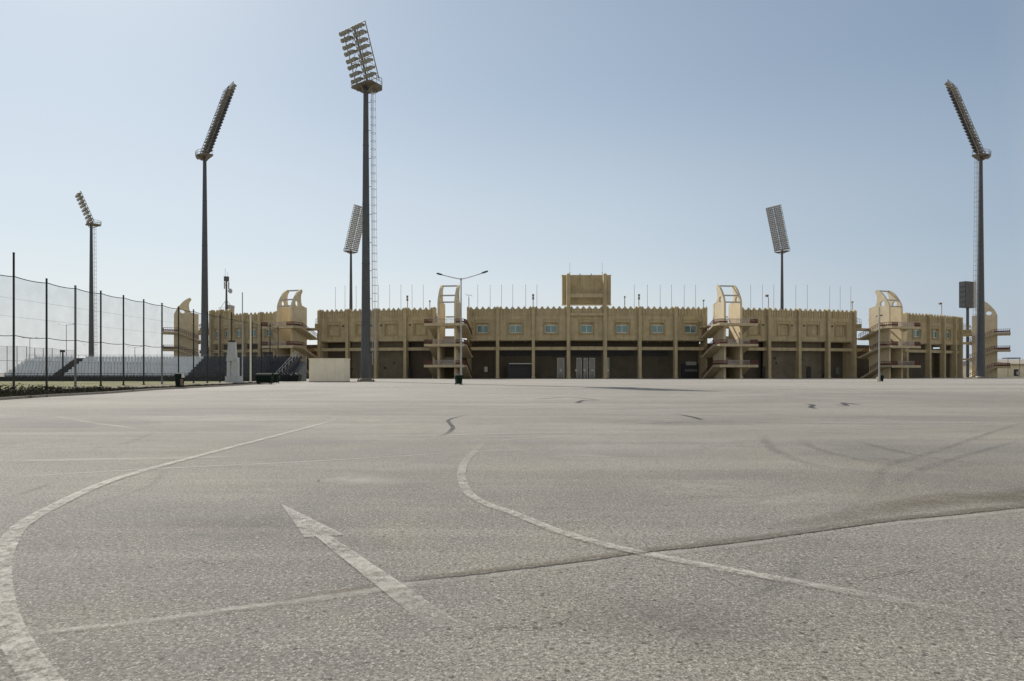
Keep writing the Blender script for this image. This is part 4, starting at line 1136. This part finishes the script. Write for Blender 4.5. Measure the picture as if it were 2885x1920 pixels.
ribbon('asphalt_seam', [(p[0], p[1]-4) for p in seam2[2:6]], 0.05, M_TYRE, fin=0.2, fout=0.2)
ribbon('road_marking', [(141,1171),(258,1192),(340,1203),(431,1217)], 0.22, M_GHOST)
ribbon('road_marking', [(1385,1243),(1500,1236),(1640,1227),(1800,1221)], 0.16, M_GHOST)
ribbon('road_marking', [(1440,1240),(1420,1243),(1405,1247)], 0.12, M_PALE)
for pts in ([(0,1269),(180,1265),(338,1260),(480,1262),(650,1256)], [(0,1223),(200,1213),(400,1208),(700,1212),(950,1210)], [(0,1196),(250,1192),(520,1189),(820,1187),(1100,1178)],
            [(430,1300),(640,1290)], [(560,1160),(900,1150),(1280,1148),(1700,1150)], [(200,1140),(600,1133),(1000,1128)], [(1800,1118),(2200,1126),(2700,1124)],
            [(2050,1211),(2250,1217),(2440,1224),(2580,1224)], [(1500,1165),(1900,1172),(2300,1168)], [(1700,1200),(2000,1190),(2500,1196),(2885,1190)],
            [(2300,1095),(2600,1093),(2885,1097)], [(700,1112),(1100,1108),(1500,1112)], [(600,1320),(900,1312)],[(2000,1260),(2300,1256),(2600,1262)]):
    ribbon('asphalt_seam', pts, 0.09 if pts[0][1] > 1200 else 0.22, M_TYRE, wob=0.05)
for pts in ([(0,1300),(300,1296),(700,1288)], [(900,1236),(1300,1226),(1700,1218)], [(100,1155),(500,1148),(900,1142)], [(1500,1122),(1900,1136),(2400,1132)], [(2200,1182),(2500,1188),(2885,1196)], [(1750,1212),(1960,1206),(2150,1204)]):
    ribbon('dust_streak', pts, 0.35, M_PALE)
for pts, w in (([(820,1352),(930,1345),(1060,1362),(1130,1378)], 0.8), ([(1480,1282),(1620,1288),(1780,1305)], 0.9), ([(1700,1370),(1950,1378),(2250,1372)], 1.0), ([(1900,1430),(2200,1412),(2450,1395)], 0.6),
               ([(0,1190),(400,1180),(900,1186)], 2.5), ([(700,1085),(1300,1090),(1900,1084)], 6.0), ([(1750,1130),(2200,1112),(2700,1118)], 3.5)):
    ribbon('dust_streak', pts, w, M_PALE, fin=0.4, fout=0.4)
for pts, w in (([(2200,1290),(2500,1300),(2885,1330)], 1.6), ([(1500,1180),(1900,1192),(2300,1186)], 2.2), ([(300,1500),(700,1480),(1000,1500)], 0.9), ([(1500,1700),(1900,1760),(2400,1800)], 0.8), ([(0,1110),(0,1110)], 0.1)):
    if pts[0] != pts[-1]: ribbon('dark_stain', pts, w, M_TYRE, fin=0.45, fout=0.45)
ribbon('asphalt_seam', [(1020,1668),(861,1694),(640,1722),(431,1752),(200,1778),(61,1794)], 0.07, M_GHOST, fin=0.2, fout=0.1)
for pts in ([(1500,1500),(1560,1478),(1660,1470),(1740,1452)], [(480,1600),(560,1580),(600,1590),(690,1570)], [(2250,1640),(2380,1622),(2440,1632),(2600,1605)], [(1850,1410),(1990,1400),(2090,1404),(2230,1390)], [(700,1480),(860,1470),(940,1478)], [(1290,1800),(1420,1768),(1500,1776),(1640,1742)]):
    ribbon('asphalt_crack', pts, 0.010, M_SEAM, wob=0.02, n=16)
# tar repairs
ribbon('tar_repair', [(1330,1168),(1295,1174.6),(1264,1184),(1269,1196),(1276,1206),(1261,1221),(1231,1234)], lambda t: 0.10 if t < 0.35 else 0.14, M_TAR, fin=0.25, fout=0.3)
ribbon('tar_repair', [(1626,1137),(1645,1129),(1700,1129.5)], 0.3, M_TAR); ribbon('tar_repair', [(1500,1126),(1600,1121),(1690,1128)], 0.2, M_TAR)
ribbon('tar_repair', [(2262,1138),(2290,1142),(2284,1148),(2300,1153)], 0.26, M_TAR); ribbon('tar_repair', [(2345,1140),(2385,1143),(2375,1136),(2426,1142)], 0.28, M_TAR)
ribbon('tar_repair', [(1895,1166),(1950,1176),(1980,1185)], 0.2, M_TAR, fin=0.5)
ribbon('dust_streak', [(1295,1138),(1310,1131),(1325,1128)], 0.35, M_PALE)
ribbon('dust_streak', [(1150,1136),(1168,1130)], 0.4, M_PALE)
# tyre marks
for pts, w in (([(2960,1180),(2863,1198),(2666,1263),(2573,1291),(2493,1318),(2450,1392),(2389,1441),(2358,1485),(2296,1540),(2235,1583)], 0.22),
          ([(2150,1225),(2157,1245),(2180,1268),(2240,1296),(2330,1318),(2460,1334),(2600,1345)], 0.3), ([(2245,1235),(2290,1262),(2390,1290),(2520,1312),(2700,1330)], 0.26),
          ([(2400,1240),(2480,1262),(2620,1290),(2885,1322)], 0.26), ([(460,1320),(455,1340),(420,1370),(330,1400),(200,1440),(0,1468)], 0.12), ([(160,1355),(80,1385),(0,1412)], 0.14),
          ([(440,1217),(360,1248),(280,1262),(250,1282)], 0.2), ([(2885,1240),(2700,1290),(2560,1340),(2500,1400)], 0.2), ([(2110,1700),(2200,1640),(2260,1560)], 0.2), ([(2060,1212),(2180,1218),(2400,1222),(2885,1218)], 0.12)):
    ribbon('tyre_mark', pts, w*0.75, M_TYRE, fin=0.25, fout=0.45)
